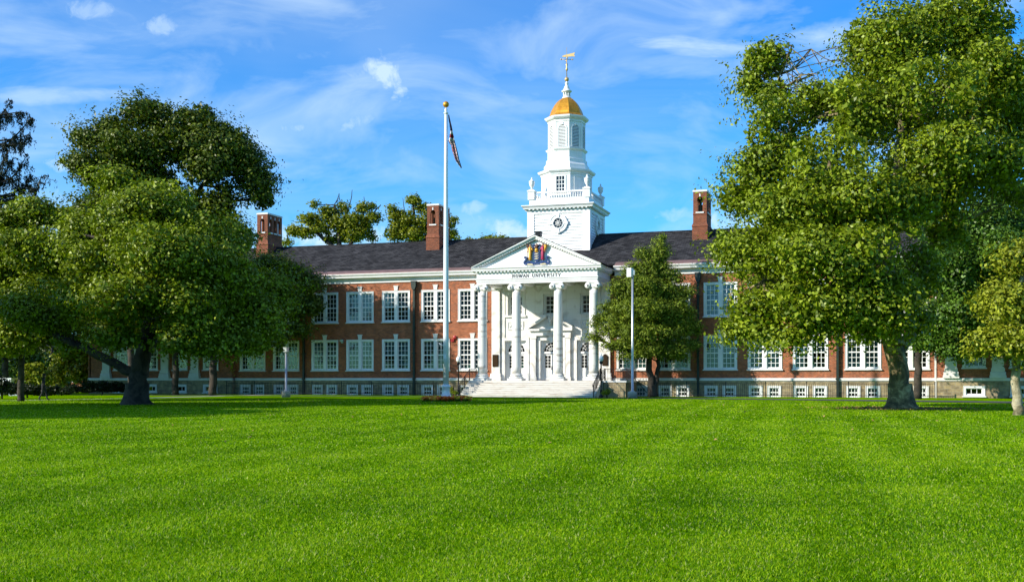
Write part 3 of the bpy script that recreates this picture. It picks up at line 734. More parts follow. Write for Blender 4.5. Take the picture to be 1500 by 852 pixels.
# entablature
EW = 5.02
en = MB()
yf = YF-.36
for (x0, x1, y0, y1) in ((PX-EW, PX+EW, yf, yf+.74), (PX-EW, PX-EW+.74, yf+.741, -.04), (PX+EW-.74, PX+EW, yf+.741, -.04)):
    en.box(x0, x1, y0, y1, 9.08, 10.02)
for z0, z1, pr in ((9.26, 9.42, .04), (9.42, 9.48, .09)):
    en.box(PX-EW-pr, PX+EW+pr, yf-pr, yf-.001, z0, z1)
    for s in (-1, 1):
        a, c = sorted((PX+s*(EW+.001), PX+s*(EW+pr))); en.box(a, c, yf, -.05, z0, z1)
en.box(PX-EW+.74, PX+EW-.74, yf+.74, -.05, 9.42, 9.5)                       # soffit
for x in (-1.74, 1.74): en.box(PX+x-.3, PX+x+.3, yf+.741, -.04, 9.14, 9.419)
ent = en.build('entablature', M['white'], bld)
ck = MB()
prof = [(0, 9.98), (.05, 10.0), (.08, 10.09), (.27, 10.12), (.27, 10.22), (.36, 10.32), (.36, 10.36), (0, 10.36)]
ck.prism_x([(yf-a, z) for a, z in prof], PX-EW-.36, PX+EW+.36)
for s in (-1, 1):
    ck.prism_y([(PX+s*(EW+.001+a), z) for a, z in (prof if s < 0 else prof[::-1])][::-1] if s < 0 else [(PX+s*(EW+.001+a), z) for a, z in prof], yf+.001, .0)
n = 34
for i in range(n):
    x = PX-EW-.1+(2*EW+.2)*(i+.5)/n; ck.box(x-.075, x+.075, yf-.21, yf-.051, 9.995, 10.10)
for s in (-1, 1):
    for i in range(14):
        y = yf+.2+4.2*(i+.5)/14; a, c = sorted((PX+s*(EW+.055), PX+s*(EW+.21))); ck.box(a, c, y-.075, y+.075, 9.995, 10.10)
ck.build('cornice', M['white'], ent)
# pediment
AP = 12.84; HW = EW+.40; PZ = 10.362
pe = MB()
pe.prism_y([(PX-HW+.5, PZ), (PX+HW-.5, PZ), (PX, AP-.40)], yf+.02, yf+.30)
pedo = pe.build('pediment', M['white'], bld)
rk = MB()
L = math.hypot(HW, AP-PZ-.12); ang = math.atan2(AP-PZ-.12, HW)
for s in (-1, 1):
    def rp(d, t): # d along the rake from the eave, t up normal to the slope
        x = -HW+d*math.cos(ang)-t*math.sin(ang); z = PZ+.12+d*math.sin(ang)+t*math.cos(ang); return (PX-s*x if s > 0 else PX+x, z)
    def rake(t0, t1, y0, y1):
        top = lambda t: (HW+t*math.sin(ang))/math.cos(ang)
        pts = [rp(0.0, t0), rp(top(t0), t0), rp(top(t1), t1), rp(0.0, t1)]
        rk.prism_y(pts if s < 0 else pts[::-1], y0, y1)
    rake(-.30, -.20, yf-.08, yf+.02); rake(-.199, -.10, yf-.28, yf+.02); rake(-.099, .02, yf-.38, yf+.02)
    m_ = 26
    for i in range(m_):
        d = .55+(L-.75)*i/(m_-1); pts = [rp(d-.07, -.30), rp(d+.07, -.30), rp(d+.07, -.20), rp(d-.07, -.20)]
        rk.prism_y(pts if s < 0 else pts[::-1], yf-.22, yf-.081)
rk.build('raking_cornice', M['white'], pedo)
pr_ = MB()
for s in (-1, 1):
    a = (PX+s*(HW+.05), PZ+.02); bpt = (PX, AP+.04)
    yb = 4.0
    pr_.face([(a[0], yf-.39, a[1]+.10), (bpt[0], yf-.39, bpt[1]), (bpt[0], yb, bpt[1]), (a[0], yb, a[1]+.10)][::-s])
    pr_.face([(a[0], yf-.39, a[1]+.02), (bpt[0], yf-.39, bpt[1]-.04), (bpt[0], yf-.39, bpt[1]), (a[0], yf-.39, a[1]+.10)])
    pr_.face([(a[0], yf-.39, a[1]+.02), (a[0], yb, a[1]+.02), (a[0], yb, a[1]+.10), (a[0], yf-.39, a[1]+.10)])
pr_.build('portico_roof', M['roof'], bld)
b = MB(); b.box(PX-.16, PX+.28, yf+.3, yf+.8, AP+.02, AP+.30); b.box(PX-.22, PX+.34, yf+.25, yf+.85, AP+.301, AP+.36); b.build('roof_vent', M['iron'], bld)

# carved lettering (thick and thin strokes with serifs)
def lettering(text, x0, x1, z0, h, y):
    ST_ = {'R': [((.1,0),(.1,1),2),((.1,1),(.5,.98),1),((.5,.98),(.62,.76),2),((.62,.76),(.5,.53),2),((.5,.53),(.1,.5),1),((.35,.5),(.72,0),2)],
           'O': [((.36,0),(.08,.25),1.6),((.08,.25),(.08,.75),2.2),((.08,.75),(.36,1),1.6),((.36,1),(.64,.75),1.6),((.64,.75),(.64,.25),2.2),((.64,.25),(.36,0),1.6)],
           'W': [((0,1),(.28,0),2),((.28,0),(.5,.9),1),((.5,.9),(.72,0),2),((.72,0),(1.0,1),1)],
           'A': [((0,0),(.36,1),1),((.36,1),(.72,0),2),((.14,.36),(.58,.36),1)],
           'N': [((.1,0),(.1,1),1),((.1,1),(.68,0),2),((.68,0),(.68,1),1)],
           'U': [((.1,1),(.1,.28),2),((.1,.28),(.26,.02),1.6),((.26,.02),(.48,.02),1.3),((.48,.02),(.66,.28),1.3),((.66,.28),(.66,1),1)],
           'I': [((.15,0),(.15,1),2)], 'V': [((0,1),(.36,0),2),((.36,0),(.72,1),1)],
           'E': [((.1,0),(.1,1),2),((.1,1),(.55,1),1),((.1,.52),(.45,.52),1),((.1,0),(.58,0),1)],
           'S': [((.5,.85),(.3,1),1.2),((.3,1),(.1,.82),1.5),((.1,.82),(.2,.6),2),((.2,.6),(.45,.4),2),((.45,.4),(.54,.2),2),((.54,.2),(.3,0),1.5),((.3,0),(.06,.18),1.2)],
           'T': [((.34,0),(.34,1),2),((0,1),(.68,1),1)], 'Y': [((.36,0),(.36,.48),2),((.36,.48),(0,1),2),((.36,.48),(.72,1),1)]}
    WD = {'R': .78, 'O': .76, 'W': 1.04, 'A': .76, 'N': .80, 'U': .80, 'I': .34, 'V': .76, 'E': .66, 'S': .62, 'T': .72, 'Y': .76, ' ': .55}
    SER = {'R': [(.1,0),(.1,1),(.72,0)], 'W': [(0,1),(1,1),(.5,.95)], 'A': [(0,0),(.72,0)], 'N': [(.1,0),(.1,1),(.68,1)], 'U': [(.1,1),(.66,1)], 'I': [(.15,0),(.15,1)], 'V': [(0,1),(.72,1)], 'E': [(.1,0),(.1,1)], 'T': [(.34,0)], 'Y': [(.36,0),(0,1),(.72,1)], 'O': [], 'S': []}
    tot = sum(WD[c]+.16 for c in text)-.16; sx = (x1-x0)/tot; b = MB(); x = x0
    for ch in text:
        for (a, c, wgt) in ST_.get(ch, []):
            p, q = Vector((x+a[0]*sx, 0, z0+a[1]*h)), Vector((x+c[0]*sx, 0, z0+c[1]*h)); d = (q-p).normalized(); nn = Vector((-d.z, 0, d.x))*(.010*wgt+.003)*h/.27
            pts = [p-nn, q-nn, q+nn, p+nn]
            b.prism_y([(v.x, v.z) for v in pts], y-.03, y-.002)
        for (a, c) in SER.get(ch, []):
            b.box(x+(a-.11)*sx, x+(a+.11)*sx, y-.031, y-.003, z0+c*h-.012, z0+c*h+.012)
        x += (WD[ch]+.16)*sx
    return b
M['letter'] = plain('dark lettering', (0.03, 0.035, 0.045), 0.5)
lettering('ROWAN UNIVERSITY', PX-1.98, PX+2.05, 9.53, .26, yf).build('lettering', M['letter'], ent)

# coat of arms: shield with ploughs, helmet and horse-head crest, two robed figures, ribbon scroll
c_blue = plain('arms blue', (0.015, 0.045, 0.16), 0.4); c_gold = plain('arms gold', (0.62, 0.32, 0.03), 0.4, 0.2); c_crim = plain('arms crimson', (0.38, 0.012, 0.07), 0.45)
c_skin = plain('arms flesh', (0.50, 0.28, 0.19), 0.6); c_crm = plain('arms cream', (0.72, 0.62, 0.40), 0.5); c_brn = plain('arms brown', (0.10, 0.035, 0.02), 0.6)
ya = yf+.02
AX, AZ = PX+.08, 10.50
sh = MB(); sh.prism_y([(AX-.27, AZ+.42), (AX-.1, AZ+.28), (AX, AZ+.24), (AX+.1, AZ+.28), (AX+.27, AZ+.42), (AX+.27, AZ+1.02), (AX-.27, AZ+1.02)], ya-.16, ya-.001)
for k in range(3):
    z = AZ+.44+.19*k; sh.box(AX-.16, AX+.10, ya-.19, ya-.161, z, z+.05, 1); sh.tube([(AX+.08, -.02+ya-.16, z+.03), (AX+.19, -.02+ya-.16, z+.12)], .025, 5, 1); sh.box(AX-.05, AX+.03, ya-.19, ya-.161, z+.05, z+.10, 1)
arms = sh.build('coat_of_arms', [c_blue, c_crm], bld)
he = MB(); he.ball((AX, ya-.14, AZ+1.16), .15, .13, .17); he.box(AX-.13, AX+.13, ya-.2, ya-.01, AZ+.99, AZ+1.06); he.build('helmet', c_gold, arms)
cr = MB(); cr.tube([(AX-.06, ya-.10, AZ+1.30), (AX+.02, ya-.10, AZ+1.46), (AX+.10, ya-.12, AZ+1.54), (AX-.02, ya-.12, AZ+1.66)], [.12, .10, .09, .05], 7); cr.tube([(AX+.06, ya-.12, AZ+1.58), (AX-.14, ya-.14, AZ+1.46)], [.07, .04], 6); cr.build('horse_crest', c_brn, arms)
mn = MB()
for s in (-1, 1):
    mn.tube([(AX+s*.12, ya-.08, AZ+1.30), (AX+s*.32, ya-.08, AZ+1.42), (AX+s*.40, ya-.08, AZ+1.28), (AX+s*.30, ya-.08, AZ+1.14), (AX+s*.38, ya-.08, AZ+1.04)], [.05, .08, .09, .08, .04], 6)
    mn.tube([(AX+s*.08, ya-.06, AZ+1.44), (AX+s*.24, ya-.06, AZ+1.60), (AX+s*.34, ya-.06, AZ+1.54)], [.05, .08, .04], 6)
mn.build('mantling', c_blue, arms)
for s, cm in ((-1, c_gold), (1, c_crim)):
    bx = AX+s*.52
    f = MB(); f.lathe([(.12, 0), (.14, .06), (.115, .35), (.135, .62), (.10, .74), (.14, .98), (.09, 1.06), (.05, 1.10)], (bx, ya-.13, AZ+.38), 10)
    f.tube([(bx+s*.10, ya-.13, AZ+1.38), (bx+s*.20, ya-.16, AZ+1.18), (bx+s*.16, ya-.2, AZ+1.02)], [.055, .05, .04], 6); f.tube([(bx-s*.10, ya-.13, AZ+1.38), (bx-s*.17, ya-.18, AZ+1.20), (bx-s*.22, ya-.18, AZ+1.12)], [.055, .05, .04], 6)
    fo = f.build('robed_figure', cm, arms)
    h = MB(); h.ball((bx, ya-.13, AZ+1.56), .075, .075, .09, 10); h.ball((bx+s*.22, ya-.19, AZ+1.03), .04); h.build('face', c_skin, fo)
    hh = MB(); hh.ball((bx, ya-.11, AZ+1.61), .085, .08, .07, 10); hh.build('hair', c_brn, fo)
    if s < 0: q = MB(); q.tube([(bx-.20, ya-.14, AZ+.45), (bx-.22, ya-.14, AZ+1.62)], .02, 5); q.ball((bx-.22, ya-.14, AZ+1.50), .09, .07, .16, 8); q.build('staff', c_brn, fo)
    else: q = MB(); q.tube([(bx+.10, ya-.16, AZ+1.05), (bx+.22, ya-.17, AZ+1.25), (bx+.26, ya-.17, AZ+1.56)], [.03, .09, .14], 7); q.build('cornucopia', c_gold, fo)
rb = MB()
for s in (-1, 1):
    P_ = [(0, .14), (.25, .10), (.55, .24), (.80, .16), (.98, .05), (1.06, .20), (.92, .36), (.82, .50), (.92, .64), (1.04, .56)]
    for k in range(len(P_)-1):
        (xa, za), (xb, zb) = P_[k], P_[k+1]; d = Vector((xb-xa, 0, zb-za)).normalized(); nn = Vector((-d.z, 0, d.x))*(.085 if k < 4 else .055)
        pts = [Vector((xa, 0, za))-nn, Vector((xb, 0, zb))-nn, Vector((xb, 0, zb))+nn, Vector((xa, 0, za))+nn]
        pts = [(AX+s*v.x, AZ+.02+v.z) for v in pts]
        rb.prism_y(pts if s > 0 else pts[::-1], ya-.13-.004*k, ya-.001)
rb.build('ribbon', c_blue, arms)
rg = MB()
for s in (-1, 1): rg.prism_y([(AX+s*.30, AZ+.00), (AX+s*.78, AZ+.02), (AX+s*.74, AZ+.10), (AX+s*.34, AZ+.08)][::s], ya-.15, ya-.002)
rg.build('ribbon_lining', c_crm, arms)

# -- tower -------------------------------------------------------------------
TY0, TW = 2.2, 2.70; TC = TY0+TW
tb = MB()
# lapped boards
zt = 10.6
while zt < 15.85:
    z1 = min(zt+.235, 15.9)
    for (p, q) in (((-TW, -TW), (TW, -TW)), ((TW, -TW), (TW, TW)), ((TW, TW), (-TW, TW)), ((-TW, TW), (-TW, -TW))):
        e = .06
        def out(pt, k): return (PX+pt[0]+k*(1 if pt[0] > 0 else -1), TC+pt[1]+k*(1 if pt[1] > 0 else -1))
        a, c, a2, c2 = out(p, e), out(q, e), out(p, 0), out(q, 0)
        tb.face([(*a, zt), (*c, zt), (*c2, z1), (*a2, z1)]); tb.face([(*a2, zt), (*c2, zt), (*c, zt), (*a, zt)])
    zt = z1
tower = tb.build('tower', M['white'], bld)
ct = MB()
for sx in (-1, 1):
    for sy in (-1, 1):
        a, c = sorted((PX+sx*(TW+.085), PX+sx*(TW-.52))); d, e = sorted((TC+sy*(TW+.085), TC+sy*(TW-.52)))
        ct.box(a, c, d, e, 10.6, 15.6)
H2 = TW+.09
ct.box(PX-H2, PX+H2, TC-H2, TC+H2, 15.6, 15.9)
def sq(b, k0, k1, z0, z1): b.raw([(PX+sx*k, TC+sy*k, z) for k, z in ((k0, z0), (k1, z1)) for sx, sy in ((-1,-1),(1,-1),(1,1),(-1,1))], [(0,3,2,1),(4,5,6,7),(0,1,5,4),(1,2,6,5),(2,3,7,6),(3,0,4,7)])
sq(ct, TW+.36, TW+.38, 16.0, 16.10); sq(ct, TW+.38, TW+.52, 16.101, 16.26); sq(ct, TW+.52, TW+.50, 16.261, 16.32); sq(ct, TW+.10, TW+.14, 15.901, 15.999)
for i in range(15):
    t = -TW+2*TW*(i+.5)/15
    for s in (-1, 1):
        a, c = sorted((TC+s*(TW+.12), TC+s*(TW+.33))); ct.box(PX+t-.07, PX+t+.07, a, c, 15.91, 15.998)
        a, c = sorted((PX+s*(TW+.12), PX+s*(TW+.33))); ct.box(a, c, TC+t-.07, TC+t+.07, 15.91, 15.998)
ct.build('cornice', M['white'], tower)
bs = MB()
sq(bs, TW-.06, TW-.06, 16.321, 16.86)
for s in (-1, 1):
    for ax in (0, 1):
        def bx(t0, t1, k0, k1, z0, z1):
            a, c = sorted((s*k0, s*k1))
            if ax == 0: bs.box(PX+t0, PX+t1, TC+a, TC+c, z0, z1)
            else: bs.box(PX+a, PX+c, TC+t0, TC+t1, z0, z1)
        bx(-TW+.45, TW-.45, TW-.24, TW-.06, 17.38, 17.52); bx(-TW+.45, TW-.45, TW-.22, TW-.08, 16.861, 16.93)
        nb = 21
        for i in range(nb):
            t = -TW+.5+(2*TW-1.0)*(i+.5)/nb
            c = (PX+t, TC+s*(TW-.15), 0) if ax == 0 else (PX+s*(TW-.15), TC+t, 0)
            bs.lathe([(.035, 16.93), (.065, 17.05), (.03, 17.2), (.035, 17.38)], c, 6)
for sx in (-1, 1):
    for sy in (-1, 1):
        cx, cyy = PX+sx*(TW-.24), TC+sy*(TW-.24); bs.box(cx-.29, cx+.29, cyy-.29, cyy+.29, 16.862, 17.55); bs.box(cx-.34, cx+.34, cyy-.34, cyy+.34, 17.551, 17.66)
        bs.raw([(cx-.28, cyy-.28, 17.661), (cx+.28, cyy-.28, 17.661), (cx+.28, cyy+.28, 17.661), (cx-.28, cyy+.28, 17.661), (cx-.16, cyy-.16, 17.76), (cx+.16, cyy-.16, 17.76), (cx+.16, cyy+.16, 17.76), (cx-.16, cyy+.16, 17.76)], [(4,5,6,7),(0,1,5,4),(1,2,6,5),(2,3,7,6),(3,0,4,7)])
        u = MB(); u.lathe([(.13, 17.76), (.07, 17.86), (.09, 17.92), (.20, 18.08), (.26, 18.34), (.24, 18.44), (.27, 18.47), (.14, 18.55), (.06, 18.66), (.08, 18.72), (.01, 18.84)], (cx, cyy, 0), 14)
        u.build('urn', M['white'], tower)
bs.build('balustrade', M['white'], tower)
# round windows
for f_ in ('front', 'side', 'other'):
    b = MB(); gl = MB()
    def tr(x, y, z):                                   # local plane -> tower face
        if f_ == 'front': return (PX+x, TY0-.06+y, 14.72+z)
        if f_ == 'side': return (PX+TW+.06-y, TC+x, 14.72+z)
        return (PX-TW-.06+y, TC-x, 14.72+z)
    n = 28
    for (r0, r1, y0, y1) in ((.47, .78, -.08, .05), (.42, .50, -.13, .05), (.70, .80, -.12, .05)):
        for i in range(n):
            t0, t1 = 2*math.pi*i/n, 2*math.pi*(i+1)/n
            q = [(r0*math.cos(t0), r0*math.sin(t0)), (r1*math.cos(t0), r1*math.sin(t0)), (r1*math.cos(t1), r1*math.sin(t1)), (r0*math.cos(t1), r0*math.sin(t1))]
            b.face([tr(x, y0, z) for x, z in q]); b.face([tr(q[1][0], y0, q[1][1]), tr(q[1][0], y1, q[1][1]), tr(q[2][0], y1, q[2][1]), tr(q[2][0], y0, q[2][1])]); b.face([tr(q[0][0], y1, q[0][1]), tr(q[0][0], y0, q[0][1]), tr(q[3][0], y0, q[3][1]), tr(q[3][0], y1, q[3][1])])
    for k in range(4):
        a = math.pi/2*k; c, s = math.cos(a), math.sin(a)
        loc = [(.44, -.09), (.86, -.13), (.86, .13), (.44, .09)]
        P4 = [(x*c-z*s, x*s+z*c) for x, z in loc]; b.face([tr(x, -.15, z) for x, z in P4])
        for i in range(4): (xa, za), (xb, zb) = P4[i], P4[(i+1) % 4]; b.face([tr(xa, -.15, za), tr(xa, .05, za), tr(xb, .05, zb), tr(xb, -.15, zb)])
    for k in range(4):
        a = math.pi*k/4+math.pi/8; b.tube([tr(-.43*math.cos(a), -.03, -.43*math.sin(a)), tr(.43*math.cos(a), -.03, .43*math.sin(a))], .022, 4)
    b.tube([tr(.2*math.cos(2*math.pi*i/12), -.03, .2*math.sin(2*math.pi*i/12)) for i in range(13)], .02, 4)
    o = b.build('round_window', M['white'], tower)
    gl.face([tr(.46*math.cos(2*math.pi*i/n), -.01, .46*math.sin(2*math.pi*i/n)) for i in range(n)]); gl.build('pane', M['darkglass'] if 'darkglass' in M else M['room'], tower) if False else None
    gl2 = MB(); gl2.face([tr(.46*math.cos(2*math.pi*i/n), -.005, .46*math.sin(2*math.pi*i/n)) for i in range(n)])
    M.setdefault('dglass', plain('dark glass', (0.012, 0.016, 0.022), 0.08, var=0.2)); gl2.build('round_pane', M['dglass'], tower)
# octagonal stages
def octp(a, z, rot=math.pi/8):
    r = a/math.cos(math.pi/8); return [(PX+r*math.cos(rot+math.pi/4*k), TC+r*math.sin(rot+math.pi/4*k), z) for k in range(8)]
def octs(b, prof, m=0):
    vs = []; 
    for a, z in prof: vs += octp(a, z)
    fs = [(j*8+k, j*8+(k+1) % 8, (j+1)*8+(k+1) % 8, (j+1)*8+k) for j in range(len(prof)-1) for k in range(8)]
    fs += [tuple(range(7, -1, -1)), tuple(range((len(prof)-1)*8, len(prof)*8))]; b.raw(vs, fs, m)
def oface(k, a):
    """frame of octagon face k: returns f(x along, y out, z)"""
    t = math.pi/4*k-math.pi/2; nx, ny = math.cos(t), math.sin(t); tx, ty = -ny, nx
    return lambda x, y, z: (PX+nx*(a+y)+tx*x, TC+ny*(a+y)+ty*x, z)
def fbox(b, fr, x0, x1, y0, y1, z0, z1, m=0):
    b.raw([fr(x0,y1,z0), fr(x1,y1,z0), fr(x1,y0,z0), fr(x0,y0,z0), fr(x0,y1,z1), fr(x1,y1,z1), fr(x1,y0,z1), fr(x0,y0,z1)], [(0,3,2,1),(4,5,6,7),(0,1,5,4),(1,2,6,5),(2,3,7,6),(3,0,4,7)], m)
o1 = MB(); A1 = 2.08
octs(o1, [(A1+.1, 16.87), (A1+.1, 17.05), (A1, 17.06), (A1, 19.06), (A1+.07, 19.08), (A1+.07, 19.2), (A1+.20, 19.26), (A1+.28, 19.36), (A1+.30, 19.48), (A1-.05, 19.56)])
for k in range(8):
    fr = oface(k, A1)
    for x0, x1, z0, z1 in ((-.48, -.36, 17.5, 18.86), (.36, .48, 17.5, 18.86), (-.48, .48, 18.861, 18.98), (-.52, .52, 17.40, 17.499)): fbox(o1, fr, x0, x1, -.02, .06, z0, z1)
    if k in (0, 4):
        for x in (-.12, .12): fbox(o1, fr, x-.025, x+.025, -.02, .035, 17.5, 18.86)
        for j in range(1, 4): z = 17.5+1.36*j/4; fbox(o1, fr, -.36, .36, -.02, .03, z-.025, z+.025)
o1.build('octagon_stage', M['white'], tower)
d1 = MB()
for k in (0, 4): fr = oface(k, A1); d1.face([fr(-.36, .012, 17.5), fr(.36, .012, 17.5), fr(.36, .012, 18.86), fr(-.36, .012, 18.86)])
d1.build('octagon_window', M['dglass'], tower)
o2 = MB(); A2 = 1.50
octs(o2, [(1.86, 19.52), (1.86, 19.98), (1.80, 20.03), (1.68, 20.22), (1.68, 20.5), (1.60, 20.53), (1.56, 20.6), (1.56, 21.18), (1.62, 21.22), (1.72, 21.34), (1.72, 21.42), (A2, 21.46), (A2, 23.72), (A2+.06, 23.74), (A2+.06, 23.9), (A2+.20, 23.98), (A2+.30, 24.1), (A2+.32, 24.22), (1.38, 24.36)])
for k in range(8):
    fr = oface(k, A2)
    for s in (-1, 1):
        a, c = sorted((s*.33, s*.42)); fbox(o2, fr, a, c, -.02, .07, 21.5, 23.1)
    nseg = 10
    for i in range(nseg):
        t0, t1 = math.pi*i/nseg, math.pi*(i+1)/nseg
        q = [(.33*math.cos(t0), 23.1+.33*math.sin(t0)), (.42*math.cos(t0), 23.1+.42*math.sin(t0)), (.42*math.cos(t1), 23.1+.42*math.sin(t1)), (.33*math.cos(t1), 23.1+.33*math.sin(t1))]
        o2.face([fr(x, .07, z) for x, z in q]); o2.face([fr(q[1][0], .07, q[1][1]), fr(q[1][0], 0, q[1][1]), fr(q[2][0], 0, q[2][1]), fr(q[2][0], .07, q[2][1])]); o2.face([fr(q[0][0], 0, q[0][1]), fr(q[0][0], .07, q[0][1]), fr(q[3][0], .07, q[3][1]), fr(q[3][0], 0, q[3][1])])
    fbox(o2, fr, -.07, .07, 0, .11, 23.40, 23.62)
    for s in (-1, 1): a, c = sorted((s*.50, s*.62)); fbox(o2, fr, a, c, 0, .035, 21.47, 23.7)
o2.build('belfry', M['white'], tower)
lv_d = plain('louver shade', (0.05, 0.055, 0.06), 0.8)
for k in range(8):
    fr = oface(k, A2); l = MB()
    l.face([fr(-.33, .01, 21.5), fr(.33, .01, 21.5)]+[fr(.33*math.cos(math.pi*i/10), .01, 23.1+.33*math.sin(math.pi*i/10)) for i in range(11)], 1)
    z = 21.52
    while z < 23.36:
        hw = .33 if z < 23.1 else math.sqrt(max(.33**2-(z-23.1)**2, 0.001))
        l.face([fr(-hw, .065, z), fr(hw, .065, z), fr(hw, .03, z+.062), fr(-hw, .03, z+.062)]); l.face([fr(-hw, .062, z-.018), fr(hw, .062, z-.018), fr(hw, .065, z), fr(-hw, .065, z)]); z += .125
    l.build('louver', [M['white'], lv_d], tower)
dm = MB()
octs(dm, [(1.54, 24.32), (1.48, 24.42), (1.38, 24.52), (1.33, 24.72), (1.24, 24.97), (1.12, 25.2), (.99, 25.44), (.82, 25.68), (.61, 25.89), (.38, 26.05)])
dm.build('dome', M['gold'], tower)
fi = MB()
fi.lathe([(.42, 26.02), (.40, 26.12), (.34, 26.14), (.34, 26.2)], (PX, TC, 0), 12)
for k in range(8): t = math.pi/4*k; fi.tube([(PX+.28*math.cos(t), TC+.28*math.sin(t), 26.18), (PX+.28*math.cos(t), TC+.28*math.sin(t), 26.58)], .05, 6)
fi.lathe([(.13, 26.18), (.13, 26.58)], (PX, TC, 0), 8)
fi.lathe([(.34, 26.56), (.46, 26.62), (.46, 26.70), (.34, 26.76), (.22, 26.98), (.24, 27.04), (.16, 27.1), (.13, 27.34), (.18, 27.38), (.08, 27.46), (.06, 27.56)], (PX, TC, 0), 14)
fi.build('finial', M['white'], tower)
wv = MB(); wv.ball((PX, TC, 27.72), .20); wv.tube([(PX, TC, 27.8), (PX, TC, 30.55)], [.04, .015], 6)
wv.lathe([(.03, 28.4), (.12, 28.6), (.05, 28.8), (.10, 29.0), (.03, 29.2)], (PX, TC, 0), 8)
for a in (0.35, 0.35+math.pi/2):
    dx, dy = math.cos(a)*.5, math.sin(a)*.5; wv.tube([(PX-dx, TC-dy, 29.48), (PX+dx, TC+dy, 29.48)], .028, 5)
    for s in (-1, 1): wv.ball((PX+s*dx, TC+s*dy, 29.48), .07)
vn = []
wv.prism_y([(PX-.46, 29.78), (PX-.25, 29.70), (PX+.50, 29.70), (PX+.76, 29.66), (PX+.66, 29.83), (PX+.76, 30.02), (PX+.30, 29.95), (PX-.25, 29.87)], TC-.02, TC+.02)
M['vane'] = plain('gilded vane', (0.60, 0.40, 0.16), 0.4, 0.5); wv.build('weather_vane', M['vane'], tower)

# ------------------------------------------------------------------ railings, fence, lamps, pole
def fence(x0, x1, label):
    y = -1.75; root = tag(empty('iron_fence', ((x0+x1)/2, y, 0)), label, 'fence', 'iron fences along the basement'); cx = (x0+x1)/2
    n = round((x1-x0)/2.9); st = (x1-x0)/n
    for i in range(n+1):
        x = x0+st*i-cx; b = MB(); b.box(x-.028, x+.028, -.028, .028, 0, 1.16); b.ball((x, 0, 1.19), .045, n=8); b.build('post', M['iron'], root)
    for i in range(n):
        b = MB(); a = x0+st*i-cx+.029; e = x0+st*(i+1)-cx-.029
        for z in (.14, 1.04): b.box(a, e, -.02, .02, z, z+.04)
        m = int((e-a)/.155)
        for k in range(1, m): x = a+(e-a)*k/m; b.box(x-.011, x+.011, -.011, .011, .0, 1.039)
        b.build('picket_panel', M['iron'], root)
fence(-30.0, -7.0, 'black iron fence along the basement wall left of the steps')
fence(8.6, 30.0, 'black iron fence along the basement wall right of the steps')
def stair_rail(x, s, label):
    root = tag(empty('stair_railing', (x, 0, 0)), label, 'railing', 'iron railings beside the steps')
    pts = [(-3.3, 1.28), (-4.9, 1.28), (-7.15, 0.12)]
    r = MB()
    for h in (.95, .84, .14): r.tube([(0, y, z+h) for y, z in pts], .026 if h > .9 else .016, 6)
    r.tube([(0, -7.15, 1.07), (0, -7.38, 1.0), (0, -7.42, .85), (0, -7.30, .80)], .024, 6)
    r.build('handrail', M['iron'], root)
    for y, z in ((-3.3, 1.28), (-4.9, 1.28), (-6.05, .68), (-7.15, 0.0)): b = MB(); b.box(-.03, .03, y-.03, y+.03, z, z+.96); b.build('post', M['iron'], root)
    q = MB()
    for k in range(1, 28):
        y = -3.3-3.85*k/28; z = 1.28 if y > -4.9 else 1.28-(abs(y)-4.9)*(1.16/2.25)
        q.tube([(0, y, z+.14), (0, y, z+.84)], .011, 4)
    for k in range(5):
        y = -3.5-.75*k; z = 1.28 if y > -4.9 else 1.28-(abs(y)-4.9)*(1.16/2.25)
        q.tube([(0, y-.05, z+.25), (0, y+.16, z+.38), (0, y+.02, z+.52), (0, y-.14, z+.62), (0, y+.02, z+.74)], .016, 5)
    q.build('balusters', M['iron'], root)
stair_rail(-5.42, -1, 'black wrought iron railing beside the lantern, left edge of the marble steps')
stair_rail(5.42, 1, 'black wrought iron railing beside the cedar, right edge of the marble steps')
# side landing with its own rail, right of the steps
ld = tag(empty('side_landing', (6.4, -3.2, 0)), 'dark stone landing with black rail at the right end of the porch', 'landing')
b = MB(); b.box(-.82, .95, -1.3, 3.05, 0, 1.15); b.build('plinth', M['stone'], ld)
b = MB(); b.box(-.86, 1.02, -1.36, 3.05, 1.151, 1.27); b.build('slab', M['stonewhite'], ld)
b = MB()
for z in (1.42, 2.18): b.box(-.8, .95, -1.22, -1.18, z, z+.04); b.box(.92, .96, -1.179, 3.0, z, z+.04)
for k in range(14): x = -.8+1.72*k/13; b.box(x-.012, x+.012, -1.212, -1.188, 1.27, 2.18)
for k in range(1, 20): y = -1.2+4.2*k/20; b.box(.928, .952, y-.012, y+.012, 1.27, 2.18)
for k in range(7): b.box(.98+.22*k, 1.0+.22*k, -1.21, -1.19, .0, 2.1-.27*k) if k < 7 else None
b.tube([(.94, -1.2, 2.2), (2.6, -1.2, .35)], .025, 6); b.build('landing_rail', M['iron'], ld)

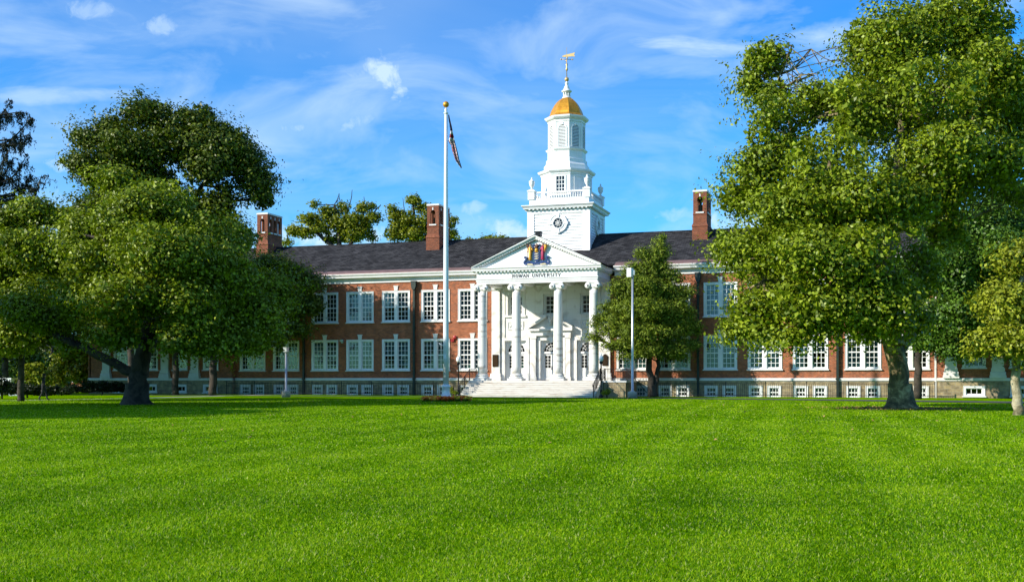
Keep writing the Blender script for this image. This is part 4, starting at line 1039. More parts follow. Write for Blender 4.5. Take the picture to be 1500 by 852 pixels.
def lantern(p, label):
    root = tag(empty('lantern_post', p), label, 'lamp', 'black lantern posts by the steps')
    b = MB(); b.lathe([(.17, 0), (.17, .12), (.10, .22), (.085, .5), (.10, .55), (.06, .62), (.05, 2.3), (.075, 2.34), (.05, 2.4), (.07, 2.52)], (0, 0, 0), 12); b.build('post', M['iron'], root)
    b = MB(); b.lathe([(.06, 2.52), (.13, 2.60), (.15, 2.72), (.11, 2.75)], (0, 0, 0), 12); b.build('collar', M['iron'], root)
    b = MB(); b.lathe([(.11, 2.751), (.17, 2.85), (.19, 2.98), (.15, 3.12), (.08, 3.2)], (0, 0, 0), 14); b.build('globe', M['globe'], root)
    b = MB(); b.lathe([(.09, 3.201), (.04, 3.26), (.05, 3.31), (.01, 3.42)], (0, 0, 0), 10); b.build('finial', M['globe'], root)
def on_plane(x, y):
    u = (x-750)/FPX; d = y-CAMY
    return Vector((CAMX+(u*d*CT-d*ST)/(CT+u*ST), y, 0))
lantern(on_plane(671.5, -6.3), 'black lantern post with white globe beside the flagpole and left railing')
lantern(on_plane(880.5, -6.9), 'black lantern post with white globe in front of the right railing')

def light_pole(p, label, rz):
    root = tag(empty('light_pole', p, rz), label, 'light pole')
    b = MB(); b.lathe([(.36, 0), (.36, .46), (.33, .5)], (0, 0, 0), 18); b.build('footing', M['concrete'], root)
    b = MB(); b.lathe([(.18, .5), (.18, .54), (.105, .56), (.095, 3), (.07, 9.0)], (0, 0, 0), 12); b.build('pole', M['steel'], root)
    b = MB(); b.box(-.30, .05, -.32, .05, 8.86, 9.5); b.box(-.24, 0, -.335, -.321, 8.95, 9.42); b.box(.051, .2, -.12, .0, 9.0, 9.35); b.build('lamp_head', M['white'], root)
q = at(926.5, 554, 80.5); light_pole(Vector((q.x, q.y, 0)), 'tall grey light pole standing before the cedar, white box lamp on top', -.3)
q = at(419, 554, 85); root = tag(empty('light_pole', Vector((q.x, q.y, 0))), 'short grey light pole on a concrete footing before the shaded left wing', 'light pole')
b = MB(); b.lathe([(.34, 0), (.34, .46), (.31, .5)], (0, 0, 0), 18); b.build('footing', M['concrete'], root)
b = MB(); b.lathe([(.16, .5), (.16, .54), (.09, .56), (.075, 3.5)], (0, 0, 0), 12); b.build('pole', M['steel'], root)
b = MB(); b.box(-.13, .13, -.17, .17, 3.501, 3.80); b.box(-.16, .16, -.2, .2, 3.801, 3.85); b.build('lamp_head', M['steel'], root)

# flagpole
fp, fd = ground_at(653.3, 587.0)
fpo = tag(empty('flagpole', fp), 'tall white flagpole with gold ball and flared base in a ring of flowers', 'flagpole')
b = MB(); b.lathe([(.50, 0), (.50, .10), (.42, .16), (.33, .32), (.27, .48), (.25, .85), (.29, .90), (.29, .98), (.20, 1.06)], (0, 0, 0), 20); b.build('base', M['pole'], fpo)
b = MB(); b.lathe([(.185, 1.06), (.18, 4), (.165, 9), (.125, 15), (.10, 18.44)], (0, 0, 0), 18); b.tube([(.1, -.1, 1.2), (.02, -.19, 3)], .012, 4); b.build('pole', M['pole'], fpo)
b = MB(); b.lathe([(.10, 18.44), (.15, 18.47), (.15, 18.54), (.07, 18.58), (.10, 18.72), (.05, 18.84)], (0, 0, 0), 12); b.build('truck', M['pole'], fpo)
b = MB(); b.ball((0, 0, 19.06), .20, n=16); b.build('gold_ball', M['gold'], fpo)
b = MB(); b.tube([(-.17, -.05, 3.55), (-.45, -.12, 3.72)], .03, 6); b.box(-.1, .1, -.2, -.15, 2.7, 3.0); b.build('cleat', M['pole'], fpo)
# drooping flag
def flag():
    rows = [(168, 656.6, 657.6), (173, 657, 658.6), (180, 658.2, 660.3), (187, 659, 662), (192, 659.4, 663.0), (197, 658.6, 664), (202, 658, 665.2), (206, 656.6, 666), (210, 658.5, 667), (213, 661.2, 667.8), (218, 661.8, 669.2), (223, 663, 670.5), (228, 664.8, 671.6), (233, 666.4, 672.6), (238, 669, 674.2), (243, 672.6, 675.6), (246, 675.2, 676.4)]
    cols_ = 14; b = MB(); vs = []
    for i, (y, a, c) in enumerate(rows):
        for j in range(cols_+1):
            t = j/cols_; p = at(a+(c-a)*t, y, fd)
            wv_ = math.sin(t*9.5+i*.35)*.11*min(1, (c-a)/6)+math.sin(i*.8+t*3)*.05
            p += Vector((ST*-1, CT, 0))*wv_; vs.append(p)
    for i in range(len(rows)-1):
        for j in range(cols_):
            y = rows[i][0]
            if y < 190: m = 0
            elif y < 206: m = 1 if (i % 2 == 0) else 2
            else:
                k = int((j/cols_*7+ (y-206)*.035)); m = 1 if k % 2 else 2
                if j >= cols_-3: m = 0 if y < 240 else 2
            b.raw([vs[i*(cols_+1)+j], vs[i*(cols_+1)+j+1], vs[(i+1)*(cols_+1)+j+1], vs[(i+1)*(cols_+1)+j]], [(3, 2, 1, 0)], m, True)
    def cloth(n, c):
        m, t, p = mat(n); p.inputs['Base Color'].default_value = (*c, 1); p.inputs['Roughness'].default_value = .85; return m
    o = b.build('flag', [cloth('flag navy', (.012, .014, .05)), cloth('flag white', (.72, .70, .68)), cloth('flag red', (.30, .012, .018))])
    md = o.modifiers.new('thickness', 'SOLIDIFY'); md.thickness = .012
    tag(o, 'limp red white and navy striped flag hanging from the flagpole', 'flag')
flag()
mt = MB(); mt.box(PX-1.0, PX+1.0, -1.6, -.65, 1.284, 1.305); tag(mt.build('doormat', M['mat']), 'brown doormat lying before the middle entrance door', 'doormat')

# ------------------------------------------------------------------ foliage
def leaves(P, N, size, rng, aspect=.62, fold=.18, along=None):
    n = len(P); N = N/np.maximum(np.linalg.norm(N, axis=1, keepdims=True), 1e-6)
    t = rng.normal(size=(n, 3)) if along is None else along+rng.normal(size=(n, 3))*.35
    t -= N*np.sum(t*N, axis=1, keepdims=True); t /= np.maximum(np.linalg.norm(t, axis=1, keepdims=True), 1e-6)
    s = np.cross(N, t); L = (size*rng.uniform(.65, 1.35, size=(n, 1)))
    V = np.empty((n, 4, 3)); V[:, 0] = P-t*L*.5; V[:, 1] = P+s*L*aspect*.5+N*L*fold; V[:, 2] = P+t*L*.5; V[:, 3] = P-s*L*aspect*.5+N*L*fold
    return V.reshape(-1, 3)
def crown_points(lobes, rng, dens, per, cr, shell=.22, gap=-.9, flat=.6, inner=.12, leaf=.2, core=1.0):
    """leaves grow on boughs, boughs fill lobes; lobes = (centre, (rh, rd, rv)); returns leaf places, leaf outward directions, bough centres"""
    PP, NN, CC, SS = [], [], [], []
    ph = rng.uniform(0, 6.28, size=6); kv = rng.normal(size=(6, 3))*.8
    ax = np.array([[CT, ST, 0], [-ST, CT, 0], [0, 0, 1]])
    for C, r in lobes:
        C = np.array(C); r = np.array(r); area = 4*math.pi*(((r[0]*r[1])**1.6+(r[0]*r[2])**1.6+(r[1]*r[2])**1.6)/3)**(1/1.6)
        n = max(3, int(area*dens)); D = rng.normal(size=(n, 3)); D /= np.linalg.norm(D, axis=1, keepdims=True)
        f = 1.0-np.abs(rng.normal(size=(n, 1)))*shell
        k = rng.random((n, 1)) < inner; f = np.where(k, rng.uniform(.2, .9, size=(n, 1)), f); f = np.where(rng.random((n, 1)) < .28, f+rng.uniform(.0, .32, size=(n, 1)), f); f = np.clip(f, .1, 1.3)
        rr = np.maximum(r-cr*.55, r*.45)
        Q = C+(D*f*rr)@ax
        g = sum(np.sin(Q@kv[i]+ph[i]) for i in range(6))/2.2
        Q = Q[g > gap]; CC.append(Q)
        if not len(Q): continue
        size = rng.uniform(.45, 1.3, size=len(Q)); m = rng.poisson(per*size**2); idx = np.repeat(np.arange(len(Q)), m); n2 = len(idx)
        E_ = rng.normal(size=(n2, 3)); E_[:, 2] += .25; E_ /= np.linalg.norm(E_, axis=1, keepdims=True)
        # every bough has its own lumps
        bp = rng.uniform(0, 6.28, size=(len(Q), 3))[idx]
        lump = 1+.22*np.sin(E_[:, :1]*5+bp[:, :1])*np.sin(E_[:, 1:2]*5+bp[:, 1:2])+.14*np.sin(E_[:, 2:]*8+bp[:, 2:])
        rad = (1-np.abs(rng.normal(size=(n2, 1)))*.32)*lump; rad = np.where(rng.random((n2, 1)) < .08, rad*rng.uniform(1.1, 1.5, size=(n2, 1)), rad)
        # leafy shoots standing out of each bough
        sd_ = rng.normal(size=(len(Q), 9, 3)); sd_[:, :, 2] += .35; sd_ /= np.linalg.norm(sd_, axis=2, keepdims=True)
        on = rng.random(n2) < .24; pick = sd_[idx, rng.integers(0, 9, n2)]
        E_ = np.where(on[:, None], pick+rng.normal(size=(n2, 3))*.10, E_); rad = np.where(on[:, None], rng.uniform(.75, 1.55, size=(n2, 1)), rad)
        off = E_*np.clip(rad, .05, 1.6)*cr*size[idx][:, None]*np.array([1, 1, flat])
        PP.append(Q[idx]+off); NN.append(E_*np.array([1, 1, 1.25])); SS.append(np.ones(n2))
        # twiggy inner leafage behind the boughs
        nc = int(core*1.5*area*.25/(.155*(leaf*1.5)**2))
        E2 = rng.normal(size=(nc, 3)); E2 /= np.linalg.norm(E2, axis=1, keepdims=True)
        Pc = C+(E2*(rng.random((nc, 1))**.45)*.80*r)@ax; gc = sum(np.sin(Pc@kv[i]+ph[i]) for i in range(6))/2.2
        kc = gc > gap*1.25-.05; PP.append(Pc[kc]); NN.append(rng.normal(size=(kc.sum(), 3))); SS.append(np.full(kc.sum(), 1.5))
    return np.vstack(PP), np.vstack(NN), np.vstack(CC), np.concatenate(SS)
def px_lobes(d, L, dk=.95):
    out = []
    for q in L:
        x, y, dd, rx, ry = q[:5]; D_ = d+dd; r = rx*D_/FPX; v = ry*D_/FPX
        out.append((tuple(at(x, y, D_)), (r, (q[5] if len(q) > 5 else min(r*dk, max(r, v))), v)))
    return out
def limb(b, pts, rads, n=8, rng=None, wob=.0):
    # smooth the polyline
    P = [Vector(p) for p in pts]; out = []; rr = []
    for i in range(len(P)-1):
        a = P[max(i-1, 0)]; p = P[i]; q = P[i+1]; e = P[min(i+2, len(P)-1)]
        for k in range(4):
            t = k/4; t2, t3 = t*t, t*t*t
            out.append(.5*((2*p)+(q-a)*t+(2*a-5*p+4*q-e)*t2+(3*p-a-3*q+e)*t3)); rr.append(rads[i]+(rads[i+1]-rads[i])*t)
    out.append(P[-1]); rr.append(rads[-1])
    if rng is not None and wob:
        for i in range(1, len(out)): out[i] = out[i]+Vector(rng.normal(size=3)*wob*min(1, rr[i]*6))
    b.tube(out, rr, n)
    return out
def tree(name, label, cat, base, d, trunk, lobes, leafmat, barkmat, leaf=.24, dens=1.1, per=34, cr=.55, seed=1, group=None, flare=True, twigs=5, gap=-.9, shell=.22, limbs=(), flat=.72, inner=.10, up=.30, rndk=.85, core=1.0, aspect=.62, fork=None):
    rng = np.random.default_rng(seed)
    root = tag(empty(name, base), label, cat, group); B = Vector(base)
    b = MB(); tp = [Vector(p) for p, r in trunk]; tr_ = [r for p, r in trunk]
    if flare:
        # buttressed foot
        n = 18; vs = []
        for z, k in ((-.1, 2.1), (.06, 1.75), (.25, 1.42), (.6, 1.18), (1.2, 1.04)):
            for i in range(n):
                t = 2*math.pi*i/n; w = 1+(k-1)*.55*max(0, math.sin(t*2.5+seed)+.35*math.sin(t*5+1)); rr = tr_[0]*(1+(k-1)*.45)*w
                o = tp[0]+(tp[1]-tp[0])*(max(z, 0)/max((tp[1]-tp[0]).z, .1)); vs.append((o.x+rr*math.cos(t), o.y+rr*math.sin(t), z))
        b.raw(vs, [(j*n+i, j*n+(i+1) % n, (j+1)*n+(i+1) % n, (j+1)*n+i) for j in range(4) for i in range(n)], 0, True)
    main = limb(b, tp, tr_, 14, rng, .03)
    nodes = list(main[len(main)//2:])
    for pts, rads in limbs: nodes += limb(b, pts, rads, 8, rng, .05)[2:]
    P, N, C, S = crown_points(lobes, rng, dens, per, cr, shell, gap, flat, inner, leaf, core)
    for c, r in lobes:
        c = Vector(c); q = min(nodes, key=lambda p: (p-c).length+max(0, p.z-c.z)*1.5); dist = (c-q).length; r0 = max(.05, min(.16, dist*.022))
        mid = q.lerp(c, .5)+Vector((0, 0, -.06*dist))+Vector(rng.normal(size=3)*.06*dist)
        ln = limb(b, [q, mid, c], [r0*1.3, r0, r0*.6], 6, rng, .04)
        near = [Vector(v) for v in C[np.argsort(np.abs(np.linalg.norm((C-np.array(c))/np.array(r), axis=1)-.85)+rng.random(len(C))*.6)[:twigs]]] if twigs else []
        for v in near:
            s = ln[rng.integers(len(ln)//3, len(ln))]; m2 = s.lerp(v, .5)+Vector(rng.normal(size=3)*.10*(v-s).length)
            limb(b, [s, m2, v], [r0*.55, r0*.36, .015], 5, rng, .02)
    tk = b.build('trunk', barkmat, root); tk.matrix_parent_inverse = Matrix.Translation(-B)
    NN = N+np.array([0, 0, up])+rng.normal(size=N.shape)*rndk*.5
    V = leaves(P, NN, leaf*S[:, None], rng, aspect)
    keep = np.repeat(P[:, 2] > .25, 4); V = V[keep]
    o = bpy.data.objects.new('crown', fast_mesh('crown', V, 4, leafmat)); col.objects.link(o); o.parent = root; o.matrix_parent_inverse = Matrix.Translation(-B)
    return root
def tk(x, y, d, r): return (at(x, y, d), r)
def gz(x, y, d): p = at(x, y, d); p.z = 0; return p

# big plane tree on the right
d = 52.6; base = gz(1321, 598, d)
tree('plane_tree', 'huge olive green plane tree on the right with thick mottled leaning trunk', 'tree', base, d,
     [(base, .55), tk(1318, 560, d, .46), tk(1313, 520, d, .45), tk(1303, 480, d, .47), tk(1297, 440, d, .42), tk(1300, 380, d, .33), tk(1310, 300, d, .26), tk(1318, 200, d, .17), tk(1330, 100, d, .10)],
     px_lobes(d, [(1160, 66, -1, 40, 34), (1120, 88, 0, 40, 36), (1175, 108, -1, 34, 36), (1098, 122, 0, 22, 28), (1200, 150, -1, 50, 40), (1130, 140, 0, 34, 30), (1188, 72, 0, 26, 28), (1192, 110, 0, 30, 32), (1150, 190, -2, 72, 62), (1240, 165, -3, 70, 60), (1265, 60, 0, 40, 45), (1320, 70, -1, 80, 70), (1410, 40, 0, 90, 70), (1370, 135, -4, 90, 62), (1460, 110, -2, 70, 80), (1500, 180, 0, 60, 80),
        (1215, 235, -4.5, 80, 60), (1120, 245, -2, 56, 45), (1085, 290, 0, 40, 36), (1180, 300, -4, 90, 50), (1265, 290, -5, 70, 50), (1385, 215, -4.5, 70, 48), (1465, 240, -3, 60, 50), (1400, 285, -1, 60, 40),
        (1075, 365, -1, 42, 40), (1120, 380, -3, 60, 60), (1070, 430, -1.5, 40, 50), (1190, 370, -5.5, 80, 50), (1110, 450, -3, 55, 42), (1180, 440, -5, 70, 46), (1260, 370, -6, 75, 55), (1310, 345, -5, 55, 50), (1250, 440, -5, 60, 50), (1345, 400, -3, 45, 55), (1200, 478, -4, 42, 26), (1305, 425, -5, 60, 40), (1300, 470, -5, 44, 26), (1345, 470, -2, 30, 22), (1330, 300, -4, 60, 50), (1160, 495, -4, 36, 16), (1075, 480, -2, 30, 22), (1470, 300, 0, 55, 50), (1400, 335, 0, 55, 40), (1110, 480, -3, 45, 24), (1270, 480, -4, 36, 30),
        (1340, 250, 4, 70, 60), (1200, 330, 4, 110, 80), (1300, 150, 4, 110, 80), (1420, 140, 4, 90, 90), (1150, 420, 3, 80, 60), (1430, 250, 4, 70, 50)], .9),
     M['leaf_plane'], M['bark_plane'], leaf=.175, dens=.30, per=300, cr=1.15, seed=11, twigs=9, gap=-.75,
     limbs=[([at(1298, 450, d), at(1285, 415, d-1), at(1262, 380, d-2.5), at(1200, 340, d-3)], [.28, .22, .15, .08]),
            ([at(1312, 520, d), at(1338, 480, d+.5), at(1348, 430, d+1), at(1372, 330, d+1), at(1400, 200, d)], [.30, .26, .20, .14, .07]),
            ([at(1300, 400, d), at(1240, 320, d), at(1170, 220, d), at(1140, 110, d)], [.22, .17, .11, .06]),
            ([at(1297, 440, d), at(1220, 430, d-1.5), at(1120, 410, d-2)], [.18, .12, .06])])
# green maple behind it
d = 78; base = gz(1344, 577, d)
tree('maple_tree', 'dark green maple with slender trunk behind the huge plane tree', 'tree', base, d,
     [(base, .30), tk(1345, 540, d, .25), tk(1348, 500, d, .22), tk(1380, 430, d, .18), tk(1410, 360, d, .12)],
     px_lobes(d, [(1375, 470, -2, 40, 34), (1420, 455, -3, 60, 50), (1360, 500, -1, 34, 22), (1470, 450, -2, 60, 55), (1400, 505, -2, 40, 26), (1390, 390, -3, 55, 50), (1455, 370, -3, 60, 50), (1500, 400, 0, 60, 70), (1420, 320, -2, 60, 45), (1480, 310, 0, 55, 55), (1500, 500, -2, 50, 35), (1440, 400, 3, 90, 90), (1288, 440, 0, 44, 36), (1322, 408, 0, 50, 40), (1252, 415, 0, 32, 30)]),
     M['leaf_maple'], M['bark_dark'], leaf=.20, dens=.30, per=260, cr=1.15, gap=-.9, seed=12, flare=False, twigs=3)
# young plane at the frame's edge
d = 43.4; base = gz(1491.5, 609, d)
tree('young_plane_tree', 'yellow green young plane tree with pale smooth trunk at the right edge', 'tree', base, d,
     [(base, .225), tk(1488, 570, d, .18), tk(1488, 530, d, .17), tk(1492, 480, d, .13), tk(1495, 420, d, .09), tk(1500, 370, d, .04)],
     px_lobes(d, [(1486, 385, 0, 34, 30), (1520, 370, 0, 40, 40), (1450, 440, -.5, 24, 16), (1480, 440, -1, 44, 36), (1530, 450, 0, 50, 60), (1450, 495, -1, 34, 24), (1490, 500, -1.5, 50, 30), (1432, 515, -.5, 20, 12), (1465, 525, -1, 26, 12), (1530, 520, -1, 40, 30), (1500, 450, 1.5, 50, 50)]),
     M['leaf_yellow'], M['bark_pale'], leaf=.14, dens=.60, per=240, cr=.75, gap=-.9, seed=13, twigs=5, flare=False)
# big plane tree on the left
d = 61.5; base = gz(198, 592, d)
tree('plane_tree', 'spreading plane tree on the left with thick trunk coloured dark as in shade and low slanting limb', 'tree', base, d,
     [(base, .62), tk(202, 560, d, .52), tk(206, 535, d, .50), tk(213, 500, d, .38), tk(225, 440, d, .28), tk(235, 360, d, .18), tk(240, 300, d, .09)],
     px_lobes(d, [(235, 300, -1, 70, 48), (180, 330, -1, 60, 50), (290, 345, -1, 60, 50), (235, 370, -4, 85, 55), (145, 390, -2, 60, 50), (325, 400, -2, 60, 45), (190, 440, -5, 70, 50), (270, 450, -4, 75, 50), (350, 450, -1, 55, 45), (170, 490, -4, 45, 30), (230, 500, -5, 55, 26), (300, 500, -3, 60, 26), (385, 470, 0, 50, 40), (115, 440, -1, 45, 45), (70, 468, 0, 44, 28), (30, 450, 0, 40, 28), (100, 500, 1, 30, 14), (360, 505, -1, 45, 20), (330, 350, 2, 50, 40), (240, 420, 4, 130, 80), (400, 430, 2, 40, 40), (170, 265, 1, 40, 24), (120, 340, 1, 45, 40)]),
     M['leaf_plane'], M['bark_dark'], leaf=.185, dens=.28, per=300, cr=1.2, seed=21, twigs=8, gap=-.9,  # dark bark puts the shade on this trunk into its colour
     limbs=[([at(202, 552, d), at(175, 537, d), at(130, 512, d), at(80, 488, d), at(30, 455, d)], [.34, .27, .24, .18, .08]),
            ([at(213, 500, d), at(260, 450, d), at(320, 410, d), at(370, 390, d)], [.24, .18, .11, .05]), ([at(225, 440, d), at(190, 380, d-1), at(150, 350, d-1)], [.16, .11, .05])])
# two tall dark trees behind it, near the building
d = 70; base = gz(206, 587, d)
tree('tall_dark_tree', 'tall dark tree rising behind the left plane tree, highest crown on the left', 'tree', base, d,
     [(base, .33), tk(207, 540, d, .30), tk(212, 470, d, .27), tk(225, 380, d, .22), tk(232, 280, d, .15), tk(235, 190, d, .07)],
     px_lobes(d, [(220, 172, 0, 46, 30), (165, 195, 0, 34, 30), (125, 203, 0, 30, 18), (185, 220, -1, 60, 36), (245, 215, -1, 50, 36), (115, 238, 0, 34, 14), (150, 255, 0, 46, 26), (215, 265, 0, 60, 34), (272, 180, 0, 30, 26), (210, 330, 1, 90, 60), (296, 170, 0, 22, 22),
        (310, 200, 0, 44, 34), (352, 232, 0, 40, 38), (372, 268, 0, 34, 34), (384, 292, 0, 22, 20), (330, 215, 0, 40, 34), (300, 240, -1, 50, 40), (340, 285, 0, 34, 30), (300, 310, 0, 60, 40), (330, 350, 0, 50, 36)]),
     M['leaf_dark'], M['bark_dark'], leaf=.195, dens=.36, per=270, cr=1.1, seed=23, flare=False, twigs=8, gap=-1.3,
     limbs=[([at(220, 400, d), at(270, 310, d), at(320, 240, d), at(350, 215, d)], [.2, .15, .10, .04])])
d = 96; base = gz(312, 577, d)
tree('spreading_tree', 'dark spreading tree before the left wing, leaning right over its windows', 'tree', base, d,
     [(base, .36), tk(312, 540, d, .32), tk(312, 490, d, .28), tk(325, 440, d, .20), tk(345, 400, d, .10)],
     px_lobes(d, [(420, 402, 0, 34, 24), (452, 415, 0, 24, 18), (425, 446, 0, 34, 30), (458, 448, 0, 20, 22), (392, 388, 0, 30, 20), (370, 440, 0, 50, 50), (325, 410, 1, 60, 44), (438, 482, 0, 18, 12), (395, 492, 0, 34, 20), (330, 480, -1, 50, 30), (280, 440, 0, 50, 50), (300, 500, 0, 40, 16)]),
     M['leaf_dark'], M['bark_dark'], leaf=.23, dens=.42, per=190, cr=1.2, seed=22, flare=False, twigs=7, gap=-1.0,
     limbs=[([at(315, 480, d), at(350, 460, d), at(400, 430, d), at(440, 420, d)], [.22, .16, .10, .04])])
d = 97; base = gz(257, 577, d)
tree('dark_tree', 'dark tree with slim straight trunk just right of the left plane tree', 'tree', base, d,
     [(base, .30), tk(257, 540, d, .27), tk(255, 490, d, .24), tk(245, 430, d, .14), tk(240, 390, d, .06)],
     px_lobes(d, [(240, 410, 0, 60, 40), (190, 430, 0, 60, 44), (290, 450, 0, 40, 40), (230, 480, 0, 70, 30), (160, 480, 0, 50, 34), (240, 440, 2, 80, 50)]),
     M['leaf_dark'], M['bark_dark'], leaf=.26, dens=.34, per=170, cr=1.3, seed=25, flare=False, twigs=4, gap=-1.0)
d = 88; base = gz(192, 580, d)  # added hidden tree, its crown placed to shade the left facade
tree('dark_tree', 'dark shade-casting tree added out of sight behind the left plane tree', 'tree', base, d,
     [(base, .30), tk(192, 540, d, .27), tk(190, 470, d, .24), tk(188, 380, d, .16), tk(186, 300, d, .06)],
     px_lobes(d, [(190, 275, 0, 50, 36), (150, 320, 0, 60, 45), (225, 320, 0, 60, 45), (190, 370, 0, 90, 50), (190, 320, 2, 70, 60), (250, 370, 0, 40, 36)]),
     M['leaf_dark'], M['bark_dark'], leaf=.30, dens=.32, per=130, cr=1.3, seed=26, flare=False, twigs=3, gap=-.9)
d = 96; base = gz(8, 577, d)  # added behind the broad tree to throw shade on the left wing
tree('dark_tree', 'dark tree added at the left edge behind the broad tree to shade the wing', 'tree', base, d,
     [(base, .30), tk(8, 540, d, .27), tk(8, 470, d, .24), tk(10, 400, d, .16), tk(12, 340, d, .06)],
     px_lobes(d, [(10, 350, 0, 70, 44), (-50, 380, 0, 70, 50), (60, 390, 0, 60, 45), (0, 430, 0, 110, 60), (20, 480, 0, 90, 40), (80, 470, 0, 60, 34), (0, 400, 3, 100, 80)]),
     M['leaf_dark'], M['bark_dark'], leaf=.30, dens=.30, per=130, cr=1.4, seed=27, flare=False, twigs=3, gap=-.9)
d = 70; base = gz(30, 586.5, d)
tree('broad_tree', 'broad tree with straight dark trunk at the left edge', 'tree', base, d,
     [(base, .22), tk(31, 560, d, .20), tk(32, 520, d, .18), tk(34, 460, d, .16), tk(40, 380, d, .12), tk(45, 320, d, .06)],
     px_lobes(d, [(45, 310, 0, 46, 26), (0, 325, 0, 46, 34), (90, 320, 0, 34, 24), (40, 370, -2, 60, 45), (-20, 390, 0, 70, 60), (95, 380, -1, 46, 45), (30, 440, -2, 60, 45), (85, 450, 0, 45, 45), (-30, 470, 0, 70, 60), (20, 500, -1, 46, 30), (70, 500, 0, 40, 24), (40, 420, 3, 80, 60)]),
     M['leaf_plane'], M['bark_dark'], leaf=.20, dens=.28, per=280, cr=1.2, gap=-.9, seed=24, flare=False, twigs=4)
# trees out of the frame on the left: their shade lies on the lawn
for k, (lat, dep_, s) in enumerate(((-38, 37, 1.1), (-40, 45, 1.15), (-37, 54, 1.0), (-58, 97, 1.3))):
    X0, Y0 = lat*CT-dep_*ST+CAMX, lat*ST+dep_*CT+CAMY; base = Vector((X0, Y0, 0))
    tree('broad_tree', 'broad tree standing outside the left edge of the picture', 'tree', base, dep_, [(base, .4), (base+Vector((0, 0, 4)), .32), (base+Vector((.3, 0, 8)), .2), (base+Vector((.3, .2, 12)), .08)],
         [((X0, Y0, 8.5*s), (5.2*s, 5.2*s, 3.8*s)), ((X0+2, Y0+1, 6.0*s), (4.6*s, 4.6*s, 3.0*s)), ((X0-2, Y0, 11*s), (3.4*s, 3.4*s, 2.6*s)), ((X0, Y0-2, 6*s), (4*s, 4*s, 2.4*s))], M['leaf_dark'], M['bark_dark'], leaf=.42, dens=.42, per=90, cr=1.3, gap=-1.3, seed=30+k, twigs=2, group='shade trees beyond the left edge')
# cedar by the steps
d = 86; base = gz(957, 578, d)
tree('cedar_tree', 'bushy dark green cedar in front of the windows right of the steps', 'tree', base, d,
     [(base, .42), tk(955, 560, d, .28), tk(950, 535, d, .24), tk(955, 480, d, .20), tk(965, 420, d, .14), tk(972, 350, d, .05)],
     px_lobes(d, [(972, 350, 0, 7, 13), (968, 372, 0, 15, 15), (942, 372, 0, 16, 12), (960, 392, 0, 28, 16), (930, 398, 0, 26, 18), (985, 405, 0, 22, 14), (915, 425, -.5, 28, 18), (950, 420, -1, 36, 18), (998, 428, 0, 24, 16), (900, 452, 0, 28, 18), (940, 452, -1.5, 40, 20), (990, 455, -.5, 32, 18), (880, 468, 0, 16, 14), (900, 484, -.5, 30, 14), (945, 488, -1.5, 44, 18), (1000, 480, 0, 28, 20), (872, 494, 0, 13, 6), (905, 506, -1, 30, 10), (965, 512, -1, 40, 14), (1012, 505, 0, 18, 12), (930, 520, -1, 26, 7), (1022, 482, 0, 10, 14), (952, 450, 1.0, 60, 50), (985, 520, -.5, 28, 8), (958, 430, 0, 34, 46), (930, 465, -.3, 44, 36), (985, 470, -.3, 36, 40), (965, 385, 0, 18, 34), (945, 505, -.5, 50, 20)], .6),
     M['leaf_cedar'], M['bark_dark'], leaf=.19, dens=1.5, per=120, cr=.55, seed=41, flare=False, twigs=5, gap=-1.0, shell=.2, flat=.8, aspect=.34,
     limbs=[([at(957, 574, d), at(962, 550, d), at(966, 520, d), at(972, 480, d)], [.26, .18, .15, .08])])
